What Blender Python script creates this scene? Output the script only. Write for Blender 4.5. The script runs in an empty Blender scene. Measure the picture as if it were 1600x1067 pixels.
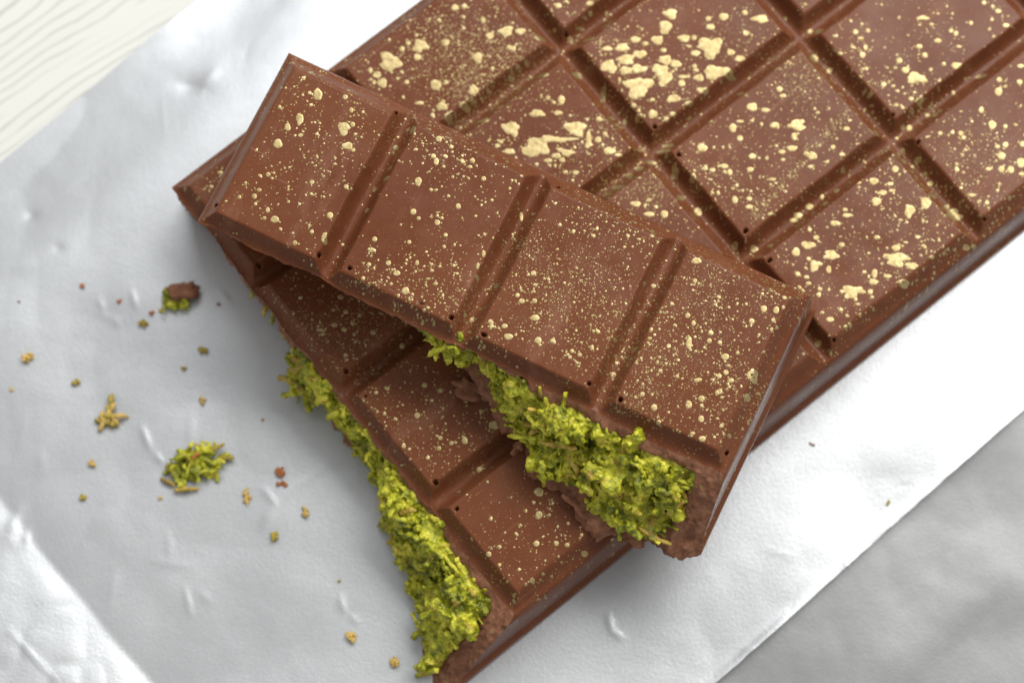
import bpy, bmesh, math, random
import numpy as np
from mathutils import Matrix, Vector

sc = bpy.context.scene
S = 0.01                      # every length below is written in centimetres

# ------------------------------------------------------------------ camera
cam_d = bpy.data.cameras.new('camera')
cam = bpy.data.objects.new('camera', cam_d)
sc.collection.objects.link(cam)
sc.camera = cam
CAM = (0.1123, -7.5236, 32.2328)
ROT = ((0.9999935, 0.0008486, 0.0035081), (0.0, 0.9719679, -0.2351138), (-0.0036092, 0.2351122, 0.9719615))
m = Matrix(ROT).to_4x4()
m.translation = Vector(CAM) * S
cam.matrix_world = m
cam_d.sensor_width = 36.0
cam_d.lens = 80.5
cam_d.clip_start = 0.01
cam_d.clip_end = 20.0
cam_d.dof.use_dof = True
cam_d.dof.focus_distance = 0.304
cam_d.dof.aperture_fstop = 15.0

# ------------------------------------------------------------------ light
world = bpy.data.worlds.new('World')
sc.world = world
world.use_nodes = True
wb = world.node_tree.nodes['Background']
wb.inputs[0].default_value = (1.0, 0.99, 0.97, 1)
wb.inputs[1].default_value = 0.54


def area(name, loc, target, size, power, col):
    d = bpy.data.lights.new(name, 'AREA')
    d.shape = 'RECTANGLE'
    d.size, d.size_y = size[0] * S, size[1] * S
    d.energy = power
    d.color = col
    o = bpy.data.objects.new(name, d)
    sc.collection.objects.link(o)
    o.location = Vector(loc) * S
    o.rotation_euler = (Vector(target) - Vector(loc)).to_track_quat('-Z', 'Y').to_euler()
    return o


area('softbox_key', (30, 28, 56), (4, 0, 0), (46, 34), 5.6, (1.0, 0.985, 0.955))
area('softbox_back', (-5, 42, 52), (-1, 3, 0), (28, 16), 1.5, (0.97, 0.985, 1.0))

vs = sc.view_settings
vs.view_transform = 'Standard'
vs.look = 'None'
vs.gamma = 1.0
vs.exposure = 0.0
vs.use_curve_mapping = False

# ------------------------------------------------------------------ numpy noise
rng = np.random.default_rng(11)
random.seed(5)


def _hash(ix, iy, iz, seed):
    n = (ix * 374761393 + iy * 668265263 + iz * 2147483647 + seed * 1274126177) & 0xffffffff
    n = ((n ^ (n >> 13)) * 1274126177) & 0xffffffff
    n = ((n ^ (n >> 16)) * 2246822519) & 0xffffffff
    return ((n ^ (n >> 15)) & 0xffffff) / float(0xffffff) * 2 - 1


def vnoise(x, y, z=0.0, seed=0):
    x, y, z = np.broadcast_arrays(np.asarray(x, float), np.asarray(y, float), np.asarray(z, float))
    ix, iy, iz = np.floor(x).astype(np.int64), np.floor(y).astype(np.int64), np.floor(z).astype(np.int64)
    fx, fy, fz = x - ix, y - iy, z - iz
    fx, fy, fz = [f * f * f * (f * (f * 6 - 15) + 10) for f in (fx, fy, fz)]
    r = 0
    for dx in (0, 1):
        wx = fx if dx else 1 - fx
        for dy in (0, 1):
            wy = fy if dy else 1 - fy
            for dz in (0, 1):
                wz = fz if dz else 1 - fz
                r = r + _hash(ix + dx, iy + dy, iz + dz, seed) * wx * wy * wz
    return r


def fbm(x, y, z=0.0, oct=4, seed=0):
    r, a_, f = 0, 1.0, 1.0
    for k in range(oct):
        r = r + a_ * vnoise(np.asarray(x) * f, np.asarray(y) * f, np.asarray(z) * f, seed + k * 17)
        a_ *= 0.5
        f *= 2.03
    return r


def sstep(a_, b_, x):
    t = np.clip((np.asarray(x, float) - a_) / (b_ - a_), 0, 1)
    return t * t * (3 - 2 * t)


# ------------------------------------------------------------------ mesh helpers
def mesh_from(name, verts, faces, smooth=True):
    me = bpy.data.meshes.new(name)
    v = np.asarray(verts, float) * S
    if isinstance(faces, np.ndarray):
        nf, k = faces.shape
        me.vertices.add(len(v))
        me.vertices.foreach_set('co', v.ravel())
        me.loops.add(nf * k)
        me.loops.foreach_set('vertex_index', faces.ravel().astype(np.int32))
        me.polygons.add(nf)
        me.polygons.foreach_set('loop_start', np.arange(0, nf * k, k, dtype=np.int32))
        me.polygons.foreach_set('loop_total', np.full(nf, k, dtype=np.int32))
        me.update(calc_edges=True)
        me.validate()
    else:
        me.from_pydata(v.tolist(), [], faces)
        me.update()
    if smooth:
        me.polygons.foreach_set('use_smooth', np.ones(len(me.polygons), dtype=bool))
    return me


def link(name, me, mat, parent=None, loc=None, rz=0.0):
    o = bpy.data.objects.new(name, me)
    sc.collection.objects.link(o)
    if me is not None and mat is not None and not me.materials:
        me.materials.append(mat)
    if parent is not None:
        o.parent = parent
    if loc is not None:
        o.location = Vector(loc) * S
    o.rotation_euler[2] = rz
    return o


def tag(o, label=None, cat=None, group=None, kind=None):
    if label: o['label'] = label
    if cat: o['category'] = cat
    if group: o['group'] = group
    if kind: o['kind'] = kind
    return o


def empty(name, loc, rz=0.0):
    return link(name, None, None, None, loc, rz)


def grid_faces(nr, nc, flip=False):
    i = np.arange(nr - 1)[:, None] * nc + np.arange(nc - 1)[None, :]
    f = np.stack([i, i + 1, i + nc + 1, i + nc], -1).reshape(-1, 4)
    return f[:, ::-1].copy() if flip else f


class Soup:
    """collects small pieces and links them as one mesh"""
    def __init__(self):
        self.v, self.f, self.n = [], [], 0

    def add(self, v, f):
        v = np.asarray(v, float)
        self.v.append(v)
        self.f += [tuple(int(i) + self.n for i in q) for q in f]
        self.n += len(v)

    def verts(self):
        return np.concatenate(self.v)


def tube(path, rad, ns=6, flat=1.0):
    path = np.asarray(path, float)
    n = len(path)
    tan = np.gradient(path, axis=0)
    tan /= np.linalg.norm(tan, axis=1)[:, None] + 1e-9
    ref = np.array([0.31, 0.22, 0.92])
    vs_, fs = [], []
    for i in range(n):
        s1 = np.cross(tan[i], ref)
        s1 /= np.linalg.norm(s1) + 1e-9
        s2 = np.cross(tan[i], s1)
        for k in range(ns):
            a_ = 2 * math.pi * k / ns
            vs_.append(path[i] + rad[i] * (math.cos(a_) * s1 + flat * math.sin(a_) * s2))
    for i in range(n - 1):
        for k in range(ns):
            k2 = (k + 1) % ns
            fs.append((i * ns + k, i * ns + k2, (i + 1) * ns + k2, (i + 1) * ns + k))
    fs.append(tuple(range(ns))[::-1])
    fs.append(tuple((n - 1) * ns + k for k in range(ns)))
    return np.array(vs_), fs


def ico(sub=1):
    bm = bmesh.new()
    bmesh.ops.create_icosphere(bm, subdivisions=sub, radius=1.0)
    v = np.array([q.co[:] for q in bm.verts])
    f = [tuple(q.index for q in p.verts) for p in bm.faces]
    bm.free()
    return v, f


ICO1, ICO2, ICO3 = ico(1), ico(2), ico(3)


def remesh(soup, voxel):
    """fuse the pieces of a soup into one continuous lump (coordinates stay in cm)"""
    me = bpy.data.meshes.new('tmp')
    me.from_pydata(soup.verts().tolist(), [], soup.f)
    o = bpy.data.objects.new('tmp', me)
    sc.collection.objects.link(o)
    md = o.modifiers.new('r', 'REMESH')
    md.mode = 'VOXEL'
    md.voxel_size = voxel
    dg = bpy.context.evaluated_depsgraph_get()
    ev = o.evaluated_get(dg)
    em = ev.to_mesh()
    v = np.empty(len(em.vertices) * 3)
    em.vertices.foreach_get('co', v)
    nq = len(em.polygons)
    f = np.empty(nq * 4, dtype=np.int32)
    em.loops.foreach_get('vertex_index', f)
    nr = np.empty(len(em.vertices) * 3)
    em.vertices.foreach_get('normal', nr)
    ev.to_mesh_clear()
    bpy.data.objects.remove(o)
    bpy.data.meshes.remove(me)
    return v.reshape(-1, 3), f.reshape(-1, 4), nr.reshape(-1, 3)


# ------------------------------------------------------------------ material helpers
class NT:
    def __init__(self, name):
        self.mat = bpy.data.materials.new(name)
        self.mat.use_nodes = True
        self.t = self.mat.node_tree
        self.p = self.t.nodes['Principled BSDF']
        co = self.n('ShaderNodeTexCoord')
        mp = self.n('ShaderNodeMapping')
        mp.inputs['Scale'].default_value = (100, 100, 100)     # centimetres
        self.l(co.outputs['Object'], mp.inputs['Vector'])
        self.co = mp.outputs['Vector']

    def n(self, kind, **kw):
        nd = self.t.nodes.new(kind)
        for k, v in kw.items():
            setattr(nd, k, v)
        return nd

    def l(self, a_, b_):
        self.t.links.new(a_, b_)

    def map(self, scale=(1, 1, 1), rot=(0, 0, 0), loc=(0, 0, 0), src=None):
        mp = self.n('ShaderNodeMapping')
        mp.inputs['Scale'].default_value = scale
        mp.inputs['Rotation'].default_value = rot
        mp.inputs['Location'].default_value = loc
        self.l(src or self.co, mp.inputs['Vector'])
        return mp.outputs['Vector']

    def noise(self, scale, detail=3.0, rough=0.55, vec=None, dist=0.0):
        nd = self.n('ShaderNodeTexNoise')
        nd.inputs['Scale'].default_value = scale
        nd.inputs['Detail'].default_value = detail
        nd.inputs['Roughness'].default_value = rough
        nd.inputs['Distortion'].default_value = dist
        self.l(vec or self.co, nd.inputs['Vector'])
        return nd.outputs['Fac']

    def voro(self, scale, feature='F1', vec=None, rnd=1.0):
        nd = self.n('ShaderNodeTexVoronoi', feature=feature)
        nd.inputs['Scale'].default_value = scale
        nd.inputs['Randomness'].default_value = rnd
        self.l(vec or self.co, nd.inputs['Vector'])
        return nd

    def math(self, op, a_, b_=None, c_=None, clamp=False):
        nd = self.n('ShaderNodeMath', operation=op, use_clamp=clamp)
        for i, v in enumerate((a_, b_, c_)):
            if v is None: continue
            if isinstance(v, (int, float)): nd.inputs[i].default_value = v
            else: self.l(v, nd.inputs[i])
        return nd.outputs[0]

    def ramp(self, fac, stops, interp='LINEAR'):
        nd = self.n('ShaderNodeValToRGB')
        cr = nd.color_ramp
        cr.interpolation = interp
        while len(cr.elements) < len(stops):
            cr.elements.new(0.5)
        for e, (p_, c) in zip(cr.elements, stops):
            e.position = p_
            e.color = (c, c, c, 1) if isinstance(c, (int, float)) else (*c, 1)
        self.l(fac, nd.inputs['Fac'])
        return nd.outputs['Color']

    def mix(self, fac, a_, b_, blend='MIX'):
        nd = self.n('ShaderNodeMix', data_type='RGBA', blend_type=blend)
        for sock, v in ((nd.inputs[0], fac), (nd.inputs[6], a_), (nd.inputs[7], b_)):
            if isinstance(v, (int, float)): sock.default_value = v
            elif isinstance(v, tuple): sock.default_value = (*v, 1)
            else: self.l(v, sock)
        return nd.outputs[2]

    def bump(self, height, strength, dist_cm, nrm=None):
        nd = self.n('ShaderNodeBump')
        nd.inputs['Strength'].default_value = strength
        nd.inputs['Distance'].default_value = dist_cm * S
        self.l(height, nd.inputs['Height'])
        if nrm: self.l(nrm, nd.inputs['Normal'])
        return nd.outputs['Normal']

    def set(self, **kw):
        for k, v in kw.items():
            s_ = self.p.inputs[k.replace('_', ' ')]
            if isinstance(v, (int, float)): s_.default_value = v
            elif isinstance(v, tuple): s_.default_value = (*v, 1) if len(v) == 3 and s_.type == 'RGBA' else v
            else: self.l(v, s_)


def mat_chocolate():
    t = NT('milk_chocolate')
    big = t.noise(0.55, 3)
    fine = t.noise(5.0, 4)
    col = t.mix(t.ramp(big, [(0.3, 0.0), (0.7, 1.0)]), (0.106, 0.0318, 0.0128), (0.134, 0.0440, 0.0182))
    col = t.mix(t.math('MULTIPLY', t.ramp(fine, [(0.45, 0.0), (0.8, 1.0)]), 0.30), col, (0.165, 0.066, 0.031))
    # pale bloom and rubbed scuffs
    scuff = t.noise(2.2, 6, 0.7, t.map((1, 0.28, 1), (0, 0, 0.7)))
    sc_m = t.math('MULTIPLY', t.ramp(scuff, [(0.55, 0.0), (0.76, 1.0)]), 0.38)
    col = t.mix(sc_m, col, (0.25, 0.118, 0.072))
    pv = t.voro(30.0, vec=t.map(loc=(5, 9, 2)))
    psep = t.n('ShaderNodeSeparateColor')
    t.l(pv.outputs['Color'], psep.inputs[0])
    pm = t.math('LESS_THAN', pv.outputs['Distance'], t.math('MULTIPLY', t.math('POWER', psep.outputs[1], 4.0), 0.30))
    col = t.mix(t.math('MULTIPLY', pm, 0.35), col, (0.36, 0.22, 0.15))
    scr = t.noise(7.0, 5, 0.65, t.map((1, 0.045, 1), (0, 0, 0.5)))
    scr2 = t.noise(9.0, 4, 0.6, t.map((0.05, 1, 1), (0, 0, 0.25), (3, 1, 0)))
    lin = t.math('ADD', t.ramp(scr, [(0.64, 0.0), (0.70, 1.0)]), t.ramp(scr2, [(0.66, 0.0), (0.72, 1.0)]), clamp=True)
    lin = t.math('MULTIPLY', lin, t.ramp(t.noise(1.1, 2), [(0.45, 0.0), (0.6, 1.0)]))
    col = t.mix(t.math('MULTIPLY', lin, 0.30), col, (0.30, 0.16, 0.105))
    # powdery gold dust, denser in clouds
    v = t.voro(24.0)
    rnd = t.n('ShaderNodeSeparateColor')
    t.l(v.outputs['Color'], rnd.inputs[0])
    cloud = t.ramp(t.noise(0.62, 2.5, 0.6), [(0.40, 0.05), (0.66, 1.0)])
    size = t.math('MULTIPLY', t.math('POWER', rnd.outputs[0], 2.2), t.math('MULTIPLY', cloud, 0.42))
    dust = t.math('LESS_THAN', v.outputs['Distance'], size)
    gold = (0.33, 0.24, 0.10)
    col = t.mix(dust, col, gold)
    t.set(Base_Color=col, Metallic=t.math('MULTIPLY', dust, 0.6))
    rough = t.math('ADD', t.math('MULTIPLY', t.noise(1.7, 6, 0.65), 0.40), 0.10)
    t.set(Roughness=t.math('ADD', rough, t.math('MULTIPLY', sc_m, 0.35)))
    t.set(Specular_IOR_Level=0.15, IOR=1.46, Subsurface_Weight=0.14, Subsurface_Scale=0.0012)
    t.p.inputs['Subsurface Radius'].default_value = (1.0, 0.35, 0.18)
    h1 = t.bump(t.noise(1.6, 2), 0.30, 0.035)
    h2 = t.bump(t.noise(28.0, 4, 0.6), 0.22, 0.006, h1)
    h3 = t.bump(lin, 0.15, 0.003, h2)
    t.set(Normal=h3)
    return t.mat


def mat_break():
    t = NT('broken_chocolate')
    n1 = t.noise(6.0, 5, 0.65)
    col = t.ramp(n1, [(0.3, (0.13, 0.048, 0.022)), (0.5, (0.22, 0.090, 0.045)), (0.72, (0.34, 0.165, 0.095))])
    t.set(Base_Color=col, Roughness=0.62, Specular_IOR_Level=0.35, Subsurface_Weight=0.08, Subsurface_Scale=0.001)
    b1 = t.bump(t.noise(20.0, 6, 0.75), 0.8, 0.024)
    b2 = t.bump(t.voro(26.0).outputs['Distance'], 0.25, 0.010, b1)
    t.set(Normal=b2)
    return t.mat


def mat_filling(name='pistachio_pastry', brown=0.0):
    t = NT(name)
    n1 = t.noise(3.2, 5, 0.65, dist=0.4)
    n2 = t.noise(13.0, 4, 0.6)
    f = t.math('ADD', t.math('MULTIPLY', n1, 0.62), t.math('MULTIPLY', n2, 0.38))
    if brown < 0.5:
        col = t.ramp(f, [(0.38, (0.085, 0.098, 0.005)), (0.46, (0.215, 0.225, 0.007)), (0.53, (0.39, 0.385, 0.012)), (0.63, (0.69, 0.625, 0.08))])
        br = t.math('MULTIPLY', t.ramp(t.noise(5.5, 3, 0.6, t.map(loc=(7, 3, 1))), [(0.57, 0.0), (0.68, 1.0)]), 0.75)
        col = t.mix(br, col, (0.33, 0.19, 0.03))
    else:
        col = t.ramp(f, [(0.36, (0.16, 0.10, 0.012)), (0.5, (0.36, 0.24, 0.03)), (0.64, (0.58, 0.42, 0.10))])
        gr = t.math('MULTIPLY', t.ramp(t.noise(3.5, 2), [(0.5, 0.0), (0.65, 1.0)]), 0.5)
        col = t.mix(gr, col, (0.24, 0.24, 0.02))
    t.set(Base_Color=col, Roughness=0.50, Specular_IOR_Level=0.45, Subsurface_Weight=0.18, Subsurface_Scale=0.0010)
    t.p.inputs['Subsurface Radius'].default_value = (0.9, 1.0, 0.2)
    b1 = t.bump(t.noise(24.0, 5, 0.65), 0.42, 0.03)
    t.set(Normal=t.bump(t.voro(34.0).outputs['Distance'], 0.2, 0.012, b1))
    return t.mat


def mat_gold():
    t = NT('gold_lustre')
    n1 = t.noise(16.0, 4, 0.6)
    col = t.ramp(n1, [(0.3, (0.23, 0.165, 0.062)), (0.52, (0.36, 0.28, 0.125)), (0.75, (0.48, 0.39, 0.215))])
    t.set(Base_Color=col, Metallic=0.62, Roughness=0.44)
    t.set(Normal=t.bump(t.noise(40.0, 4, 0.6), 0.35, 0.008))
    return t.mat


def mat_paper(name, c0, c1, metal, rough):
    t = NT(name)
    n1 = t.noise(0.5, 4)
    n2 = t.noise(9.0, 4, 0.6)
    f = t.math('ADD', t.math('MULTIPLY', n1, 0.5), t.math('MULTIPLY', n2, 0.5))
    t.set(Base_Color=t.mix(t.ramp(f, [(0.35, 0.0), (0.65, 1.0)]), c0, c1), Metallic=metal)
    t.set(Roughness=t.math('ADD', t.math('MULTIPLY', t.noise(1.3, 4), 0.12), rough - 0.06), Specular_IOR_Level=0.5)
    b1 = t.bump(t.noise(20.0, 4, 0.65), 0.30, 0.010)
    b2 = t.bump(t.noise(70.0, 2, 0.5), 0.22, 0.004, b1)
    b3 = t.bump(t.noise(1.1, 2, 0.5), 0.10, 0.06, b2)
    t.set(Normal=b3)
    return t.mat


def mat_wood():
    t = NT('white_wood')
    r = t.map((1, 1, 1), (0, 0, math.radians(-33)))
    warp = t.noise(0.32, 2, 0.4, t.map((0.55, 1, 1), src=r))
    sep = t.n('ShaderNodeSeparateXYZ')
    t.l(r, sep.inputs[0])
    y = t.math('ADD', t.math('ADD', sep.outputs[1], t.math('MULTIPLY', warp, 1.9)), t.math('MULTIPLY', t.noise(1.6, 3, 0.5, t.map((0.5, 1, 1), src=r)), 0.22))
    fr = t.math('FRACT', t.math('MULTIPLY', y, 5.6))
    d = t.math('ABSOLUTE', t.math('SUBTRACT', fr, 0.5))
    brk = t.ramp(t.noise(1.3, 2, 0.5, t.map((0.25, 2.4, 1), src=r)), [(0.30, 0.0), (0.38, 1.0)])
    line = t.math('MULTIPLY', t.ramp(d, [(0.0, 1.0), (0.15, 0.0)]), brk)
    tone = t.noise(2.0, 4, 0.6, t.map((0.12, 2.0, 1), src=r))
    col = t.mix(tone, (0.53, 0.535, 0.495), (0.59, 0.595, 0.56))
    col = t.mix(t.math('MULTIPLY', line, 0.60), col, (0.27, 0.265, 0.22))
    t.set(Base_Color=col, Roughness=0.55, Specular_IOR_Level=0.35)
    b1 = t.bump(line, -0.6, 0.02)
    b2 = t.bump(t.noise(6.0, 4, 0.6, t.map((0.1, 3, 1), src=r)), 0.2, 0.01, b1)
    t.set(Normal=b2)
    return t.mat


CHOC, BREAK, FILL, GOLD = mat_chocolate(), mat_break(), mat_filling(), mat_gold()
OCHRE = mat_filling('toasted_pastry', 1.0)
PAPER = mat_paper('silver_paper', (0.42, 0.432, 0.445), (0.45, 0.462, 0.475), 0.70, 0.40)
PAPER2 = mat_paper('silver_paper_shaded', (0.215, 0.218, 0.221), (0.24, 0.243, 0.246), 0.35, 0.46)  # same paper, base colour darkened to paint in shade of the tilted lower sheet
WOOD = mat_wood()

# ------------------------------------------------------------------ bar geometry (cm)
A, B, T, G = 2.0, 2.788, 1.55, 0.25
LOW = (-4.8909, 2.2902, -0.8927)       # x, y, turn of the big bar's broken corner
UPP = (-4.3063, 1.2704, -0.4547)
ZS = T - G                               # shoulder / groove level
E_PTS = np.array([-0.06, -0.05, -0.005, 0.01, 0.085, 0.115, 0.155])     # inset of the outer wall ...
Z_PTS = np.array([0.0, 0.20, 0.235, 0.30, ZS - 0.10, ZS - 0.035, ZS])       # ... at this height


def wall_e(z):
    return np.interp(z, Z_PTS, E_PTS)


def wall_z(e):
    return np.interp(e, E_PTS, Z_PTS)


def soft_ramp(x, w):
    """0 at x<=0, 1 at x>=w, straight bevel with rounded ends"""
    t = np.clip(x / w, 0, 1)
    return 0.45 * t + 0.55 * (t * t * (3 - 2 * t))


def groove(d, w):
    """rounded trough: round floor, straight flank, softly rounded shoulder"""
    q = np.clip(d / w, 0, 1)
    return 1 - (1 - q ** 2.3) ** 1.7


class Bar:
    def __init__(self, rows, holes, seed, vtop):
        self.rows, self.holes, self.seed, self.vtop = rows, holes, seed, vtop
        self.W, self.L = 4 * A, rows * B

    def h(self, u, v, holes=True):
        u, v = np.asarray(u, float), np.asarray(v, float)
        gu = np.abs(u / A - np.round(u / A)) * A                # distance to a groove line
        gv = np.abs(v / B - np.round(v / B)) * B
        eu = np.minimum(u, self.W - u)
        ev = self.L - v
        ku, kv = np.round(u / A), np.round(v / B)
        outer_u = (ku == 0) | (ku == 4)
        outer_v = (kv >= self.rows)
        wob = 0.012 * vnoise(u * 2.2, v * 2.2, 0.3, self.seed) + 0.005 * vnoise(u * 9, v * 9, 0.3, self.seed + 2)
        su = np.where(outer_u, soft_ramp(eu - 0.155 + wob, 0.20), groove(gu + wob, 0.206))
        sv = np.where(outer_v, soft_ramp(ev - 0.155 + wob, 0.20), groove(gv + wob, 0.206))
        k = 0.10
        hmin = np.minimum(su, sv) - 0.25 * k * np.clip(1 - np.abs(su - sv) / k, 0, 1) ** 2
        z = ZS + G * np.clip(hmin, 0, 1)
        z += (0.010 * vnoise(u * 0.9, v * 0.9, 0.7, self.seed + 5) + 0.004 * vnoise(u * 3, v * 3, 0.2, self.seed + 6)) * np.clip(hmin * 1.5, 0.1, 1)
        e = np.minimum(eu, ev)
        z = np.where(e < 0.155, wall_z(e) - 0.03 * 0, z)
        if holes:
            for (hu, hv, hr) in self.holes:
                d = np.hypot(u - hu, (v - hv) * (0.95 + 0.2 * math.sin(hu * 37))) / (hr * 0.75) * (1 + 0.3 * vnoise(u * 28, v * 28, hu, 3))
                z = z - 0.13 * np.clip(1 - d ** 4, 0, 1)
        return z

    def vb(self, u):
        """the ragged line along which the top shell snapped"""
        return 0.035 * fbm(np.asarray(u) * 2.1, 0.5, 0, 3, self.seed + 30) + 0.012 * vnoise(np.asarray(u) * 14, 0.5, 0, self.seed + 31)


def lines(total, pitch, ncell, open_lo, vis=1e9):
    """grid lines: dense over grooves and walls, sparse on the plateaus"""
    out = []
    ed = list(np.interp(np.linspace(0, 1, 13), np.linspace(0, 1, 7), E_PTS)) + list(np.arange(0.17, 0.46, 0.0145))
    for c in range(ncell):
        lo, hi = c * pitch, (c + 1) * pitch
        st = 0.0145 if lo < vis else 0.04
        if c == 0 and not open_lo:
            a0 = np.array(ed)
        else:
            a0 = lo + np.arange(0, 0.34, st)
        if c == ncell - 1:
            a1 = total - np.array(ed)[::-1]
        else:
            a1 = hi - np.arange(0.34, 0.0001, -st)
        mid = np.linspace(a0[-1], a1[0], int((a1[0] - a0[-1]) / (0.04 if lo < vis else 0.1)) + 2)[1:-1]
        out += [a0, mid, a1]
    return np.concatenate(out)


def build_shell(bar, root, vis=1e9, inset=0.0):
    us = lines(bar.W, A, 4, False)
    vl = lines(bar.L, B, bar.rows, True, vis)
    U, V = np.meshgrid(us, vl)
    Z = bar.h(U, V)
    e = np.minimum(np.minimum(U, bar.W - U), bar.L - V)
    Vw = V + bar.vb(U) * np.exp(-(V / 0.07) ** 2) * sstep(0.1, 0.4, e)
    lw = (U < 0.156)
    Vw = np.where(lw, V + inset * np.clip((ZS - Z) / ZS, 0, 1) ** 0.85 * np.clip(1 - V / 1.3, 0, 1), Vw)
    Zw = Z + 0.012 * vnoise(U * 9, V * 9, 0, bar.seed) * np.exp(-(V / 0.05) ** 2) * (e > 0.2)
    verts = np.stack([U, Vw, Zw], -1).reshape(-1, 3)
    nr, nc = U.shape
    faces = grid_faces(nr, nc)
    # flat underside
    me = mesh_from('shell', verts, faces)
    o = link('shell', me, CHOC, root)
    return o, us, np.stack([us, Vw[0], Zw[0]], -1)


def build_break(bar, root, edge, out_pts, under, inset=0.0, fill=(0, 8, 0, 1)):
    """the fracture face below the snapped edge, the side fins and the underside"""
    inner = edge[(edge[:, 0] >= 0.154) & (edge[:, 0] <= bar.W - 0.154)]
    s = np.linspace(0, 1, 620)
    ut = 0.155 + s * (bar.W - 0.31)
    vt = np.interp(ut, inner[:, 0], inner[:, 1])
    zt = np.interp(ut, inner[:, 0], inner[:, 2])
    nt = 84
    t = np.linspace(0, 1, nt)
    Z = zt[None, :] * (1 - t[:, None])
    eu = wall_e(Z)
    U = eu + s[None, :] * (bar.W - 2 * eu)
    ox, oy = zip(*out_pts)
    out = np.interp(U, ox, oy) + 0.07 * fbm(U * 1.6, 0, 0, 4, bar.seed + 40)
    P = np.clip(t, 0, 1)[:, None] ** 0.85
    Vv = vt[None, :] - out * P
    att = np.minimum(1, t[:, None] / 0.06)
    rough = 0.032 * fbm(U * 5, Z * 5, 0, 4, bar.seed + 50) + 0.02 * vnoise(U * 22, Z * 22, 0, bar.seed + 51)
    low_out = sstep(0.80, 0.9, t)[:, None] * (0.10 + 0.13 * fbm(U * 2.7, 3.3, 0, 4, bar.seed + 55)) * under * sstep(3.2, 4.8, U)
    Vv = Vv - (rough + low_out) * att
    endk = np.clip(1 - np.minimum(s, 1 - s) / 0.02, 0, 1)[None, :]
    tgt = np.where((s < 0.5)[None, :], inset * np.clip((ZS - Z) / ZS, 0, 1) ** 0.85, np.minimum(Vv, -0.012 * (0.2 + t[:, None])))
    Vv = Vv * (1 - endk) + tgt * endk
    Z = np.clip(Z + 0.02 * vnoise(U * 11, Z * 11, 4, bar.seed + 52) * att * (1 - t[:, None]), 0, None)
    tt = t[:, None]
    rec = 0.34 * sstep(fill[0], fill[0] + 0.25, U) * sstep(0, 0.25, fill[1] - U) * sstep(fill[2], fill[2] + 0.10, tt) * sstep(0, 0.06, fill[3] - tt)
    verts = np.stack([U, Vv + rec, Z], -1).reshape(-1, 3)
    ns = len(s)
    faces = grid_faces(nt, ns, flip=False)
    link('broken_face', mesh_from('broken_face', verts, faces), BREAK, root)
    # outer walls that reach past the snapped top edge
    k = 14
    for col, name in ((ns - 1, 'side_wall'),):
        q = np.linspace(0, 1, k)
        pu = np.repeat(U[:, col][:, None], k, 1)
        e0 = 0.0 if col == 0 else bar.W
        v1 = np.repeat(np.zeros(nt)[:, None], k, 1)
        pv = Vv[:, col][:, None] * (1 - q) + v1 * q
        pz = np.repeat(Z[:, col][:, None], k, 1)
        vv = np.stack([pu, pv, pz], -1).reshape(-1, 3)
        link(name, mesh_from(name, vv, grid_faces(nt, k, flip=(col == 0))), CHOC, root)
    # underside
    ub, vbm = U[-1], Vv[-1]
    k = 40
    q = np.linspace(0, 1, k)[:, None]
    vv = np.stack([np.repeat(ub[None], k, 0), vbm[None] * (1 - q) + (bar.L + 0.06) * q, np.full((k, ns), 0.0)], -1).reshape(-1, 3)
    link('underside', mesh_from('underside', vv[:, :], grid_faces(k, ns, flip=True)), CHOC, root)
    return dict(U=U, V=Vv, Z=Z, t=t, s=s)


def rand_strand(c, tdir, length, rad, bend, n=7, flat=1.0):
    d = tdir / (np.linalg.norm(tdir) + 1e-9)
    side = np.cross(d, rng.normal(size=3))
    side /= np.linalg.norm(side) + 1e-9
    x = np.linspace(-0.5, 0.5, n)
    path = c + np.outer(x * length, d) + np.outer((x ** 2 - 0.08) * bend * length, side) + rng.normal(size=(n, 3)) * rad * 0.35
    r = rad * (0.75 + 0.5 * rng.random(n))
    r[0] *= 0.85
    r[-1] *= 0.8
    return tube(path, r, 6, flat)


def lump(c, r, jit=0.3, base=ICO1, stretch=None):
    v, f = base
    k = int(rng.integers(0, 1000))
    rr = r * (1 + jit * vnoise(v[:, 0] * 1.7 + k, v[:, 1] * 1.7, v[:, 2] * 1.7, k))
    w = v * rr[:, None]
    if stretch is not None:
        w = w * np.asarray(stretch)
    a_ = rng.random() * 6.28
    ca, sa = math.cos(a_), math.sin(a_)
    w = np.stack([w[:, 0] * ca - w[:, 1] * sa, w[:, 0] * sa + w[:, 1] * ca, w[:, 2]], -1)
    return w + np.asarray(c), f


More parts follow.
